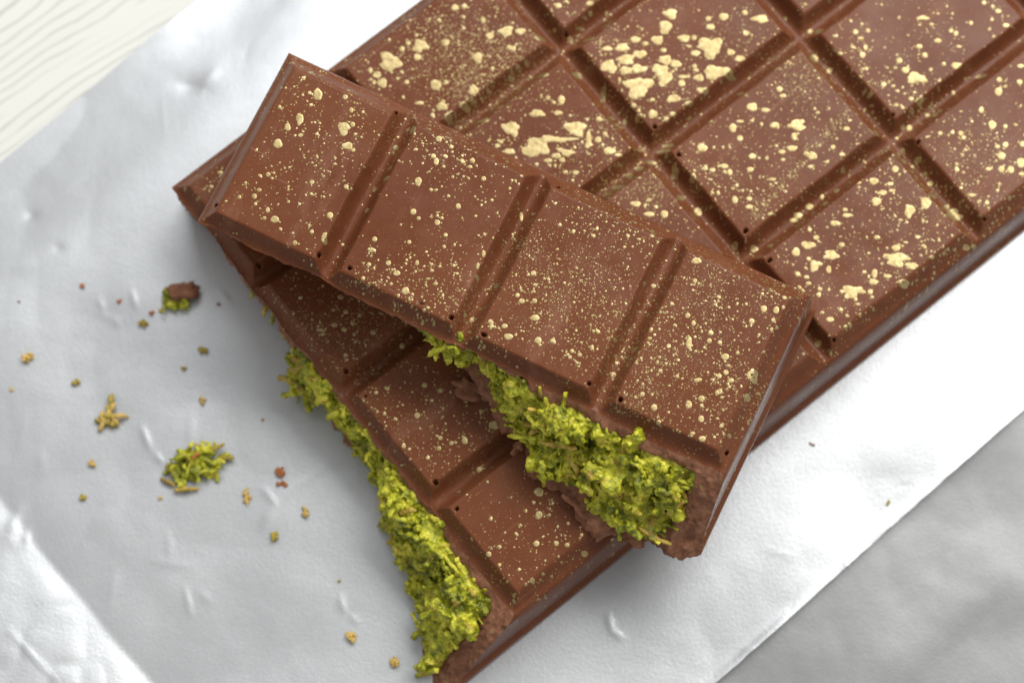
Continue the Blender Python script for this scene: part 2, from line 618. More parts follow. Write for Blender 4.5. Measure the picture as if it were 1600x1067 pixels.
def build_filling(bar, root, fr, u0, u1, t0, t1, n_str, n_gr, extra, seed, caves):
    U, V, Z, t, s = fr['U'], fr['V'], fr['Z'], fr['t'], fr['s']
    i0, i1 = np.searchsorted(U[40], [u0, u1])
    j0, j1 = np.searchsorted(t, [t0, t1])
    su = slice(i0, i1, 2)
    st = slice(j0, j1, 2)
    u, v, z = U[st, su], V[st, su], Z[st, su]
    nt, ns = u.shape
    ts = np.linspace(0, 1, nt)[:, None]
    ss = np.linspace(0, 1, ns)[None, :]
    edge = sstep(-0.03, 0.10, ts) * sstep(0, 0.10, 1 - ts) * sstep(0, 0.03, ss) * sstep(0, 0.03, 1 - ss)
    lumps = 0.05 + 0.18 * fbm(u * 2.1, z * 2.1, 0.4, 4, seed) + 0.05 * np.abs(fbm(u * 6, z * 6, 0.4, 2, seed + 3))
    lumps = lumps - 0.42 * np.clip(vnoise(u * 4.6, z * 4.6, 2.2, seed + 4) - 0.22, 0, 0.5) - 0.55 * np.clip(vnoise(u * 8.5, z * 8.5, 1.2, seed + 6) - 0.28, 0, 0.4)
    ex = np.interp(u, *zip(*extra))
    lumps = lumps + ex * (0.45 + 0.55 * ts)
    for (cu, ct, cr, cd) in caves:
        d = np.hypot((u - cu) * 1.0, (ts - ct) * 1.25) / cr
        lumps = lumps - cd * np.clip(1 - d ** 4, 0, 1)
    off = -0.05 + np.maximum(lumps, -0.30) * edge
    # push out along the face's mean outward slant
    nz = 0.55
    fv = v - off
    fz = z + off * nz * 0.6
    front = np.stack([u, fv, fz], -1).reshape(-1, 3)
    back = np.stack([u, v + 0.45, z * 0.9], -1).reshape(-1, 3)
    n = nt * ns
    faces = [tuple(q) for q in grid_faces(nt, ns)] + [tuple(q + n) for q in grid_faces(nt, ns, True)]
    rim = [(r_, 0) for r_ in range(nt)] + [(nt - 1, c) for c in range(1, ns)] + [(r_, ns - 1) for r_ in range(nt - 2, -1, -1)] + [(0, c) for c in range(ns - 2, 0, -1)]
    ri = [a_ * ns + b_ for a_, b_ in rim]
    for a_, b_ in zip(ri, ri[1:] + ri[:1]):
        faces.append((a_, b_, b_ + n, a_ + n))
    so = Soup()
    so.add(np.concatenate([front, back]), faces)
    wgt = (0.15 + edge).ravel()
    wgt = wgt / wgt.sum()
    nrm_dir = np.array([0, -0.85, 0.5])
    pick = rng.choice(n, size=n_str + n_gr, p=wgt)
    cavep = [(cu, ct, cr) for cu, ct, cr, cd in caves]

    def in_cave(i):
        r_, c = divmod(i, ns)
        return any(math.hypot(u[r_, c] - a_, (ts[r_, 0] - b_) * 1.25) < q * 1.05 for a_, b_, q in cavep)
    for i in pick[:n_str]:
        if in_cave(i): continue
        c = front[i] + nrm_dir * rng.uniform(-0.015, 0.03)
        d = rng.normal(size=3) * np.array([1.0, 0.75, 0.75])
        d -= nrm_dir * (d @ nrm_dir) * 1.0
        v_, f_ = rand_strand(c, d, rng.uniform(0.14, 0.42), rng.choice([0.018, 0.025, 0.033, 0.045]) * rng.uniform(0.8, 1.2), rng.uniform(-0.8, 0.8), 7, rng.choice([1.0, 0.7, 0.45]))
        so.add(v_, f_)
    for i in pick[n_str:]:
        if in_cave(i): continue
        c = front[i] + nrm_dir * rng.uniform(-0.01, 0.03)
        r_ = rng.uniform(0.018, 0.050)
        big_ = rng.random() < 0.08
        v_, f_ = lump(c - nrm_dir * (0.02 if big_ else 0), rng.uniform(0.06, 0.15) if big_ else r_, 1.0 if big_ else 0.5, ICO3 if big_ else ICO1, rng.uniform(0.6, 1.5, 3))
        so.add(v_, f_)
    v_, f_, n_ = remesh(so, 0.0145)
    k = 0.024 * fbm(v_[:, 0] * 7, v_[:, 1] * 7, v_[:, 2] * 7, 4, seed + 9) + 0.010 * vnoise(v_[:, 0] * 45, v_[:, 1] * 45, v_[:, 2] * 45, seed + 10)
    v_ = v_ + n_ * k[:, None]
    v_[:, 2] = np.maximum(v_[:, 2], 0.015)
    o = link('filling', mesh_from('filling', v_, f_), FILL, root)
    # the longer shreds that stick out one by one
    for q in range(80):
        i = int(rng.choice(n, p=wgt))
        if in_cave(i): continue
        c = front[i] + nrm_dir * rng.uniform(0.02, 0.05)
        d = rng.normal(size=3)
        d -= nrm_dir * (d @ nrm_dir) * 0.9
        w, f2 = rand_strand(c, d, rng.uniform(0.25, 0.55), rng.uniform(0.030, 0.048), rng.uniform(-0.6, 0.6), 9, 0.6)
        w[:, 2] = np.maximum(w[:, 2], 0.02)
        w = w + 0.007 * np.stack([vnoise(w[:, 0] * 30, w[:, 1] * 30, w[:, 2] * 30, a_) for a_ in (1, 2, 3)], -1)
        link('pastry_shred', mesh_from('pastry_shred', w, f2), OCHRE if rng.random() < 0.2 else FILL, o)
    return front.reshape(nt, ns, 3)


# ------------------------------------------------------------------ gold flecks
def fleck(bar, c, a_, b_, ang, thick, n=None, rings=(0.5, 0.85, 1.0)):
    big = max(a_, b_)
    n = n or int(np.clip(8 + big * 90, 8, 22))
    th = np.linspace(0, 2 * math.pi, n, endpoint=False)
    am = np.clip((big - 0.03) * 3.2, 0.04, 0.30)
    r = 1 + am * (0.55 * np.sin(2 * th + rng.random() * 6.28) * 0.5 + 0.6 * np.sin(3 * th + rng.random() * 6.28) + 0.45 * np.sin(5 * th + rng.random() * 6.28)) + am * 0.5 * rng.normal(size=n) * 0.5
    r = np.clip(r, 0.45, 1.7)
    ca, sa = math.cos(ang), math.sin(ang)
    us, vs_, zo = [c[0]], [c[1]], [thick]
    for q in rings:
        x, y = a_ * r * q * np.cos(th), b_ * r * q * np.sin(th)
        us += list(c[0] + x * ca - y * sa)
        vs_ += list(c[1] + x * sa + y * ca)
        zo += [thick * (1.0 if q < 0.9 else -0.25)] * n
    us, vs_ = np.array(us), np.array(vs_)
    z = bar.h(us, vs_, holes=False) + np.array(zo)
    f = [(0, 1 + k, 1 + (k + 1) % n) for k in range(n)]
    for q in range(len(rings) - 1):
        for k in range(n):
            k2 = (k + 1) % n
            f.append((1 + q * n + k, 1 + (q + 1) * n + k, 1 + (q + 1) * n + k2, 1 + q * n + k2))
    return np.stack([us, vs_, z], -1), f


def speck_mesh(bar, P):
    """thousands of tiny drops, all at once"""
    P = np.asarray(P)
    n = 8
    N = len(P)
    th = np.linspace(0, 2 * math.pi, n, endpoint=False)[None, :] + rng.random((N, 1)) * 6.28
    r = 1 + 0.16 * rng.normal(size=(N, n))
    ca, sa = np.cos(P[:, 4:5]), np.sin(P[:, 4:5])
    us, vs_, zo = [P[:, 0:1]], [P[:, 1:2]], [P[:, 5:6]]
    for q, k in ((0.7, 1.0), (1.0, -0.25)):
        x, y = P[:, 2:3] * r * q * np.cos(th), P[:, 3:4] * r * q * np.sin(th)
        us.append(P[:, 0:1] + x * ca - y * sa)
        vs_.append(P[:, 1:2] + x * sa + y * ca)
        zo.append(np.repeat(P[:, 5:6] * k, n, 1))
    u, v, z = np.concatenate(us, 1), np.concatenate(vs_, 1), np.concatenate(zo, 1)
    z = z + bar.h(u, v, holes=False)
    m_ = 1 + 2 * n
    k = np.arange(n)
    k2 = (k + 1) % n
    tri = np.concatenate([np.stack([k * 0, 1 + k, 1 + k2], -1), np.stack([1 + k, 1 + n + k, 1 + n + k2], -1), np.stack([1 + k, 1 + n + k2, 1 + k2], -1)])
    f = (tri[None] + (np.arange(N) * m_)[:, None, None]).reshape(-1, 3)
    return mesh_from('gold_speckles', np.stack([u, v, z], -1).reshape(-1, 3), f)


def build_flecks(bar, root, text, n_small, vmax, seed, dens, clouds):
    cnt, sp = 0, []
    for tk in text.split():
        cu, cv, a_, b_, an = (int(q) for q in tk.split(','))
        u, v, a_, b_ = cu / 1000, cv / 1000, a_ / 1000, b_ / 1000
        if not (0.03 < u < bar.W - 0.03 and 0.05 < v < bar.L - 0.03):
            continue
        if any(math.hypot(u - q[0], v - q[1]) < max(a_, q[2]) + 0.01 for q in bar.holes):
            continue
        if cnt < 295 and a_ > 0.028:
            w, f = fleck(bar, (u, v), a_ * 0.97, b_ * 0.97, math.radians(an), 0.0020)
            link('gold_fleck', mesh_from('gold_fleck', w, f), GOLD, root)
            cnt += 1
        else:
            sp.append((u, v, a_, b_, math.radians(an), 0.0028))
        for _ in range(rng.poisson(1.5 + 30 * a_)):                      # droplets flung round a splash
            q, r_ = rng.random() * 6.28, rng.uniform(1.1, 3.2)
            rr = rng.uniform(0.005, 0.016)
            sp.append((u + a_ * r_ * math.cos(q), v + a_ * r_ * math.sin(q), rr, rr * rng.uniform(0.7, 1), q, 0.0022))
    N = int(n_small * 4)
    u, v = rng.uniform(0.02, bar.W - 0.02, N), rng.uniform(0.05, vmax, N)
    keep = rng.random(N) < np.clip(0.5 + 0.9 * fbm(u * 0.8, v * 0.8, 0, 3, seed), 0.08, 1) * dens(u, v)
    u, v = u[keep][:n_small], v[keep][:n_small]
    r_ = np.clip(rng.lognormal(-4.62, 0.52, len(u)), 0.0045, 0.042)
    sp += list(zip(u, v, r_, r_ * rng.uniform(0.7, 1, len(u)), rng.random(len(u)) * 3.14, np.full(len(u), 0.0024)))
    for cu, cv, cr, cn in clouds:
        u, v = cu + rng.normal(size=cn) * cr * 0.8, cv + rng.normal(size=cn) * cr * 0.8
        r_ = np.clip(rng.lognormal(-5.0, 0.42, cn), 0.004, 0.02)
        sp += list(zip(u, v, r_, r_ * rng.uniform(0.6, 1, cn), rng.random(cn) * 3.14, np.full(cn, 0.002)))
    sp = [q for q in sp if 0.05 < q[0] < bar.W - 0.05 and 0.07 < q[1] < min(vmax, bar.L - 0.05)
          and not any(abs(q[0] - o_[0]) < o_[2] + q[2] and abs(q[1] - o_[1]) < o_[2] + q[2] for o_ in bar.holes)]
    o = link('gold_speckles', speck_mesh(bar, sp), GOLD, root)
    o['kind'] = 'stuff'


FLECK_UP="""1329,1968,96,81,120 7670,1292,96,81,111 797,2249,86,61,118 738,1830,86,54,118 637,1393,68,64,130 1485,1775,74,57,25 6311,291,64,62,103 6734,1320,91,41,115 2156,2378,71,51,117 1795,497,90,40,117 2559,1741,70,47,117 6348,2372,70,46,27 1084,437,64,49,24 3082,325,55,53,126 4774,742,66,44,26 4573,360,61,44,26 7077,572,57,47,113 8050,-130,85,31,115 645,1658,64,41,118 7235,1360,57,45,28 7725,1009,51,50,92 1718,808,49,47,129 4945,487,49,47,114 7421,2167,52,44,111 7572,2223,52,44,111 6689,340,48,44,111 2145,1613,50,42,24 2650,2099,56,37,117 2869,489,50,41,24 7427,240,50,41,28 2540,2396,46,44,121 2690,1337,45,44,124 7195,718,45,44,96 7302,472,48,41,112 1669,-53,45,43,133 7199,-153,47,41,29 7586,-139,50,38,27 7347,1944,42,41,97 2033,2097,43,40,124 3977,1970,65,26,116 3041,1345,42,40,122 3192,1667,45,37,117 7434,1102,47,35,28 4517,870,43,37,26 3783,1229,54,29,116 6012,555,39,38,105 6561,1646,39,38,101 4490,1277,40,37,26 4464,467,43,34,26 4104,947,44,33,116 1408,2073,39,37,126 1143,2377,39,37,126 691,604,39,37,133 2095,1124,39,37,127 2581,2148,39,37,122 7332,1174,39,37,96 2400,773,38,37,127 2427,624,38,37,128 2708,564,38,37,127 2105,1782,40,35,23 4667,946,37,36,115 6673,1586,42,31,114 3324,2162,37,35,119 1301,2247,43,30,118 3788,1045,49,26,116 939,514,42,30,119 6958,1465,36,34,98 718,953,35,34,132 1290,1114,35,34,129 1729,1258,35,34,128 7274,1089,35,34,96 6477,436,35,34,101 6827,191,35,34,98 1474,267,35,33,132 8059,-672,37,31,112 4433,916,34,33,116 3049,731,41,27,117 5973,1879,38,29,27 6448,2118,33,32,102 852,1632,37,28,24 7794,-227,37,28,28 2806,-27,54,19,117 7595,2083,33,31,95 7601,2426,33,31,96 7494,-51,40,25,27 4312,390,32,31,119 5514,549,32,31,109 6511,1168,32,31,101 7092,1505,32,31,98 7725,449,32,31,91 3846,917,37,26,117 8081,-765,31,31,82 1580,1758,32,30,126 1810,2487,32,30,124 2046,1436,32,30,126 708,710,34,28,22 1605,501,31,30,131 1918,-28,31,30,132 2794,1286,31,30,124 3216,1240,31,30,122 2829,939,31,30,125 2487,433,31,30,128 7366,891,34,26,27 8044,-405,38,22,114 5415,465,29,28,110 7627,1961,29,28,95 6782,848,29,28,99 6074,-120,29,28,105 7069,934,29,28,97 7360,1477,29,28,96 1126,2508,29,27,126 687,2219,29,27,128 7873,761,41,19,114 6407,-64,31,25,27 518,508,28,27,134 752,517,28,27,133 953,393,28,27,133 1505,1966,28,27,126 420,1189,28,27,132 2031,2018,28,27,124 1011,42,28,27,134 3083,2235,28,27,119 2465,631,28,27,127 3397,586,28,27,123 3503,910,28,27,122 6770,-59,34,22,27 3556,1940,28,26,118 4577,1147,33,22,26 3002,1428,27,26,122 3379,1170,27,26,121 2609,190,27,26,129 3676,1472,27,26,119 4130,1555,27,26,116 3551,486,32,21,117 6423,559,26,25,102 6593,485,26,25,100 7320,2343,26,25,97 7681,2022,26,25,95 7078,2076,26,25,98 7299,36,25,25,93 7737,-227,25,25,88 3697,2192,26,24,117 778,2072,25,24,128 1454,2290,25,24,125 931,1163,25,24,130 1044,1746,25,24,128 2959,2249,25,24,120 3073,1427,25,24,122 2572,421,25,24,128 3229,792,25,24,123 4059,1813,25,24,116 2005,574,25,24,129 4438,1233,25,24,115 4708,1291,25,24,114 779,1003,25,23,131 504,716,25,23,133 3012,1735,25,23,121 4604,1054,28,20,26 1533,567,24,23,131 2658,2485,30,18,26 3591,833,26,20,25 5533,436,23,22,110 5537,916,23,22,109 6031,493,23,22,105 7512,1818,23,22,95 7226,1008,23,22,96 7453,1015,23,22,94 8057,1139,23,22,91 2925,2324,23,22,120 7184,2124,23,22,98 6016,2460,23,22,104 5810,317,22,22,107 7508,704,22,22,93 7584,532,22,22,92 7655,422,22,22,91 6581,-184,22,22,100 8004,737,22,22,90 2394,618,22,21,128 2933,751,22,21,125 2818,520,22,21,126 3083,616,22,21,125 3341,818,22,21,123 3283,514,22,21,124 8085,-860,22,21,82 792,927,21,20,132 1171,1358,21,20,129 1810,1262,21,20,127 1387,376,21,20,132 1281,771,21,20,131 1057,883,21,20,131 1000,1898,21,20,128 1595,1967,21,20,126 2010,63,21,20,132 1467,-75,21,20,134 688,62,21,20,135 2575,2440,21,20,121 2829,1747,21,20,122 3094,918,21,20,124 2908,708,21,20,125 2620,1103,20,19,125 2923,653,20,19,125 3183,241,20,19,126 3311,347,20,19,125 3489,1879,20,19,119 3332,1889,20,19,119 3613,1427,20,19,119 3699,1810,20,19,118 3980,1698,20,19,117 4049,587,20,19,120 4026,884,20,19,119 4030,807,20,19,119 3676,2309,20,19,117 6037,1892,20,19,105 4519,-11,19,19,119 5571,401,19,19,109 7550,1729,19,19,95 7297,1003,19,19,96 6375,918,19,19,102 6449,768,19,19,102 7661,312,19,19,91 7121,197,19,19,95 8019,592,19,19,89 5413,-137,19,19,112 5286,-74,19,19,113 8102,112,19,18,87 3112,490,17,17,125 3215,252,17,17,126 3499,959,17,17,121 3616,1714,17,17,119 4030,1644,17,17,117 4049,967,17,17,118 2022,398,17,17,130 3085,1951,17,16,120 6011,2007,16,16,105 8070,72,16,15,87 2776,914,15,14,125 2763,1137,15,14,124 2410,414,15,14,129 3261,590,15,14,124 3335,266,15,14,125 2672,249,15,14,128 3812,387,15,14,122 3718,636,15,14,122 3741,674,15,14,121 3571,2011,14,14,118 2945,1373,12,12,123"""
FLECK_LOW="""3170,6029,203,165,52 3344,7212,192,148,53 2958,4329,187,145,51 665,3518,165,137,49 3684,7021,180,110,52 7371,7201,187,97,52 3092,4953,144,115,52 2517,4241,127,109,51 7338,6435,166,83,52 5546,9179,159,80,52 2990,4561,207,60,51 747,4002,122,99,50 7364,8306,143,83,52 2668,5899,116,98,52 5016,7407,132,82,52 2740,6155,133,77,51 3169,6432,110,92,53 3297,6420,110,92,53 2717,6903,105,93,137 2608,7088,105,81,52 1338,5097,105,80,51 3473,8036,117,68,52 2962,6209,116,68,51 6757,6540,114,69,52 6961,7807,104,74,136 3097,6587,104,68,52 2571,6230,110,62,51 2802,6359,99,68,52 2571,4660,110,61,51 7014,8063,90,74,134 1342,3814,83,79,146 3617,6304,104,61,52 6727,6254,90,70,137 2864,6045,93,67,52 6447,6388,107,56,52 2791,6689,87,68,52 3296,4628,103,54,51 3835,7159,101,55,52 1387,4534,76,72,144 2444,5509,81,67,52 4409,7090,81,67,54 845,3240,76,71,149 1738,4184,76,71,144 7412,9494,76,71,117 3012,6997,87,62,52 1650,3684,89,60,51 4426,5667,102,52,140 5694,1386,79,67,51 3643,5105,86,60,52 7697,7071,87,59,53 3786,6709,93,55,52 7577,7308,93,55,52 2157,4012,104,49,51 1700,5422,81,62,51 1837,3946,89,56,51 4429,6151,75,66,55 3235,6660,81,61,52 3310,5006,136,35,141 3607,5929,69,67,61 6565,7540,69,65,70 2170,5097,81,55,51 4107,4890,92,48,51 1823,3660,68,64,146 4365,8318,68,64,127 6793,1281,66,65,136 3601,6781,78,55,52 8885,2345,81,52,139 5758,9744,81,52,53 6738,9549,70,60,130 6417,6185,70,60,135 5496,7280,69,60,57 1466,5255,82,50,51 3120,7648,73,56,53 4473,6677,70,58,137 3750,7420,81,49,52 2591,6451,70,56,52 2882,5637,98,40,141 6316,7707,72,54,54 6425,9951,67,58,131 2765,4004,86,45,51 5230,7129,80,48,52 6974,8251,80,48,52 7163,9344,64,60,73 3148,4767,127,30,51 2635,5055,73,52,141 5069,5559,66,57,137 4817,7161,75,48,52 1247,4871,64,56,50 4107,8624,64,56,56 4917,9847,105,34,51 4084,5747,98,36,51 2150,5955,81,43,51 928,4317,65,53,50 3289,6982,70,49,52 4061,5144,60,57,134 4844,5114,60,57,131 699,3259,64,53,49 4478,4899,80,42,51 6444,6885,80,42,52 4064,5857,92,36,51 4683,5770,72,46,139 7245,7310,67,49,54 2446,6051,87,37,51 3119,7401,64,50,53 4103,5507,75,42,51 4060,5319,75,42,51 3232,4476,75,42,51 5977,5822,64,49,53 7396,9308,58,54,117 6066,9993,78,40,52 5994,6622,74,42,52 4710,4948,86,36,51 851,3869,57,54,147 7040,1078,59,52,141 4767,5494,63,48,52 5354,9136,58,52,60 7417,6741,67,45,53 7339,6831,69,43,138 601,4753,58,50,50 3337,6323,55,52,134 3513,6541,55,52,133 3598,7378,58,49,54 5826,8991,58,49,57 7735,68,66,43,141 5782,5637,59,47,138 5303,6015,60,46,138 6373,8055,54,51,121 3454,6628,87,31,51 5999,6829,63,42,52 5115,7265,61,43,138 4968,6617,57,45,53 5607,936,59,43,142 2757,4900,63,40,51 6525,7695,60,42,53 7833,8150,60,42,54 6464,7093,81,31,51 3415,5087,51,49,137 7577,5629,51,49,117 7309,9214,52,48,117 5038,8224,58,43,53 4562,7207,69,36,52 7447,5924,60,41,53 2145,4336,64,37,51 3804,6430,64,37,52 6894,6378,59,40,138 6016,6537,67,35,52 1761,6293,53,44,52 1503,5919,53,44,51 3213,4343,63,36,51 4446,7564,49,46,128 6347,8287,49,46,121 6004,8694,49,46,121 4800,8812,49,46,125 5190,9164,49,46,124 3510,7737,52,43,54 3190,5291,52,43,52 4835,6222,57,39,52 3028,46,82,27,143 4655,6656,48,46,129 6450,8452,49,45,64 7075,9499,49,45,118 7217,9699,49,45,117 7815,1251,52,42,52 5099,6468,52,42,54 4949,6220,54,40,138 5311,9783,58,37,53 3506,5740,61,35,140 1409,3465,71,30,51 3392,4939,58,36,51 6476,9578,52,40,134 4077,4711,69,30,51 5508,6103,57,36,52 3202,4574,52,39,51 1950,5781,46,44,139 615,3772,46,43,147 6505,10279,46,43,119 5212,9519,49,40,55 1899,4738,52,37,51 4131,7125,52,37,52 5512,10757,52,37,54 5744,10699,52,37,54 4925,647,44,43,155 7320,809,45,42,52 3783,6147,52,36,52 3376,5473,52,36,52 3594,4532,52,36,51 5179,6984,52,36,53 5492,7915,52,36,53 7333,8638,69,27,52 7480,6951,60,31,52 7209,8329,51,36,53 666,4869,44,41,144 3006,7458,44,41,132 3264,7926,44,41,131 4018,8547,44,41,128 4472,8962,44,41,126 3206,552,50,36,50 6336,10450,58,31,52 5419,7232,46,39,55 6808,8378,46,39,57 2150,6275,64,28,51 6432,6542,47,38,55 6734,6750,47,38,55 1000,4950,43,41,143 1558,4976,43,41,142 1606,5011,43,41,142 3096,7116,43,41,133 2725,6518,47,37,52 3787,6031,43,40,133 3340,5802,43,40,135 4632,8375,43,40,126 5762,8245,43,40,123 5947,8618,43,40,122 6095,9081,43,40,121 5321,8754,43,40,124 6553,9118,43,40,119 6298,10076,43,40,120 3627,902,45,38,49 2965,6659,46,37,52 3770,5167,63,27,51 5348,-29,58,29,142 3333,4505,42,40,139 6674,5996,42,40,121 7497,6614,42,40,117 7343,6320,42,40,118 6065,7269,42,40,122 4768,6053,46,36,53 5417,6180,46,36,53 6964,7201,47,35,54 6098,6017,47,35,53 7886,8259,47,35,54 3338,617,45,36,49 2943,861,45,36,49 4553,7536,52,31,52 5392,10056,46,35,135 3390,5611,55,29,140 5945,-24,48,33,142 4743,8919,49,32,138 3249,5485,58,27,51 1854,4088,52,30,51 7540,9390,52,30,53 6491,7857,52,30,52 5402,6614,57,27,51 7027,217,39,39,154 5310,8522,41,37,60 6006,863,39,38,149 5727,8917,41,36,61 7192,9069,49,30,53 4593,8953,47,31,53 7673,453,38,38,128 5578,7588,39,37,124 5900,7517,39,37,123 4462,6818,58,24,51 5739,7619,46,30,52 6250,8238,46,30,53 6583,7815,51,27,52 603,3896,38,36,147 1403,3949,38,36,145 579,3230,38,36,149 1054,3517,38,36,148 4581,8580,44,31,53 8834,2515,42,32,138 6783,6065,43,31,53 6868,6027,43,31,53 5291,10681,38,35,122 4549,5081,40,33,53 6616,8261,40,33,56 6029,9024,40,33,56 7025,9390,40,33,57 7489,1019,36,36,126 1869,5042,37,35,141 2488,4932,37,35,140 4571,9114,37,35,125 5316,10030,37,35,122 5405,10328,37,35,122 457,649,43,30,49 5142,243,44,29,142 1931,6003,58,22,51 3408,5223,36,35,136 2591,3923,36,35,143 2580,4005,36,35,143 6872,9681,37,34,118 6373,8894,37,34,120 6626,9111,37,34,119 4683,5976,52,24,51 6751,8237,46,27,52 6382,7120,40,31,54 1254,-35,44,28,144 7316,7648,44,28,53 7552,8729,36,34,116 3153,789,37,33,47 7659,7613,43,28,53 3438,6059,40,30,52 3860,5484,40,30,52 6111,7015,40,30,53 5664,8693,40,30,54 4853,1117,35,34,151 4130,-48,35,34,162 5519,773,34,34,152 5371,699,34,34,153 5470,596,34,34,154 6291,6544,35,33,122 6605,6253,35,33,121 7245,6309,35,33,118 7450,6382,35,33,117 7031,6098,35,33,119 7081,6033,35,33,119 7437,6130,35,33,118 5992,7066,35,33,123 3488,6826,41,28,52 3146,6980,41,28,52 4623,8785,41,28,53 3318,907,37,31,49 4859,5941,46,24,51 5822,8212,46,24,52 6515,8254,46,24,52 7459,9042,42,26,137 5571,9415,34,32,122 5599,7153,40,27,52 8150,584,38,28,51 1855,4365,38,28,51 5073,9883,38,28,54 542,429,33,32,160 7037,391,33,32,149 6191,8404,35,30,58 3644,414,37,28,50 6971,61,43,24,141 7556,6146,37,27,54 5562,9956,44,22,52 6985,7626,40,24,52 7271,7465,40,24,52 6835,5893,31,30,121 7660,6025,31,30,117 7656,6292,31,30,116 2919,5888,40,23,140 5065,6987,34,27,54 5690,7377,34,27,54 1528,6049,31,29,139 5424,8024,31,29,124 6090,9182,31,29,121 5997,9533,31,29,121 5557,10601,31,29,121 5408,10742,31,29,122 6521,9358,31,29,119 6470,9039,31,29,120 7523,6363,33,27,55 5055,7760,37,24,52 926,3450,30,29,148 890,3555,30,29,148 4779,388,30,29,158 4882,939,30,29,153 5430,1367,30,29,147 5188,1295,30,29,148 3444,5810,30,29,134 2602,4951,30,29,139 3340,4370,30,29,139 5161,6172,30,29,128 4692,5092,30,29,132 4688,7025,30,29,128 5477,395,29,29,157 6082,447,29,29,154 5429,8840,35,24,53 6946,9807,35,24,54 7508,8960,30,28,116 6049,8205,34,24,53 7233,234,29,28,151 7565,-135,28,28,174 3028,675,30,26,48 3119,330,28,27,159 6885,7603,28,27,119 6682,6143,28,27,121 7238,8834,28,27,117 4200,6494,35,21,52 5959,9798,28,26,121 4438,9107,28,26,126 5639,10470,28,26,121 7920,7008,28,26,115 7116,6187,28,26,119 7312,5909,28,26,118 7318,6739,28,26,118 5011,5962,34,21,52 3514,5789,27,26,134 6857,8773,27,26,119 7796,5667,27,26,116 8761,2648,26,26,106 6994,801,26,26,140 6885,981,26,26,139 7693,623,26,26,124 4080,614,30,22,143 3214,342,26,25,159 5480,6615,29,21,53 3042,-35,25,24,162 8119,5759,30,20,53 7128,1189,24,24,132 7777,704,24,24,120 7668,-121,24,24,177 5135,10217,25,23,123 5340,8841,25,23,123 5755,10451,25,23,121 5618,10741,25,23,121 6428,10076,25,23,119 6776,10055,25,23,118 6871,7096,25,23,120 7470,8673,25,23,117 2060,4256,24,23,143 3604,5490,24,23,135 3656,4427,24,23,138 5347,6270,24,23,127 5661,6648,24,23,125 6809,8930,24,23,119 7683,9033,24,23,116 7704,6505,24,23,116 4029,551,27,20,50 7325,1181,23,23,129 8086,6313,30,17,52 8058,8151,30,17,52 3487,-117,23,22,162 551,170,22,21,161 1492,4674,22,20,143 4997,10234,22,20,123 6371,10127,22,20,119 7106,9298,21,20,118 6527,6034,21,20,122 6122,6976,21,20,123 7610,5762,21,20,117 7368,5533,21,20,118 7623,8695,21,20,116 3283,-126,20,20,162 3653,-92,20,20,162 4046,443,20,20,158 3699,711,20,20,156 6187,2323,20,20,134 7030,1328,20,20,132 6020,898,20,20,148 8118,6066,23,17,53 510,342,19,18,160 3083,371,18,17,159 3433,-78,18,17,162 4062,795,18,17,155 3579,634,18,17,157 6322,5946,17,17,123 6427,5966,17,17,122 8135,6820,20,14,53 7401,5623,17,16,118 4027,675,15,15,156"""
HOLES_UP = [(1.834, 2.51, .030), (1.817, 0.27, .034), (2.276, 0.28, .040), (0.275, 0.29, .032), (2.933, 0.27, .022), (3.359, 0.27, .022), (3.788, 0.265, .046), (4.272, 0.245, .046), (5.791, 0.26, .036), (6.25, 0.25, .036), (7.789, 0.25, .034), (4.257, 2.511, .03)]
HOLES_LOW = [(3.815, 0.27, .048), (1.85, 0.27, .038), (5.80, 0.27, .050), (6.27, 0.27, .034), (1.87, 5.76, .034), (3.77, 5.83, .044), (4.30, 5.83, .042), (5.745, 8.56, .030), (6.27, 8.58, .034), (5.745, 5.83, .042), (6.27, 5.83, .040), (7.70, 5.79, .036), (7.70, 8.56, .038), (4.27, 0.27, .024)]
CLOUD_LOW = [(1.36, 4.49, 0.49, 1050), (1.51, 4.07, 0.40, 675), (0.84, 4.32, 0.31, 225), (2.00, 4.67, 0.36, 375), (4.36, 7.90, 0.40, 525), (4.68, 7.99, 0.27, 225), (3.17, 0.32, 0.54, 390), (3.37, 1.29, 0.45, 300), (4.47, 5.16, 0.20, 240), (4.08, 4.84, 0.22, 180), (3.22, 7.56, 0.36, 225), (4.36, 0.07, 0.45, 225), (3.33, 5.11, 0.27, 225), (7.01, 8.46, 0.36, 180), (5.31, 8.04, 0.06, 57), (5.34, 7.84, 0.06, 57), (5.38, 7.65, 0.06, 57), (5.41, 7.45, 0.06, 57), (5.44, 7.26, 0.06, 57), (5.48, 7.06, 0.06, 57), (5.51, 6.87, 0.06, 57), (5.54, 6.68, 0.06, 57), (5.58, 6.48, 0.06, 57), (5.61, 6.29, 0.06, 57), (5.64, 6.10, 0.06, 57)]
CLOUD_UP = [(4.82, 1.51, 0.54, 630), (5.38, 1.30, 0.45, 450), (4.70, 0.97, 0.40, 300), (6.39, 0.54, 0.40, 495), (6.39, 0.16, 0.22, 225), (6.90, 2.04, 0.49, 450), (6.45, 2.20, 0.36, 270), (6.85, 1.15, 0.54, 420), (7.59, 1.13, 0.36, 240), (4.21, 1.60, 0.27, 180), (2.47, 0.17, 0.18, 90), (1.96, 2.29, 0.16, 60), (7.47, 2.60, 0.31, 240), (3.45, 0.84, 0.36, 90)]

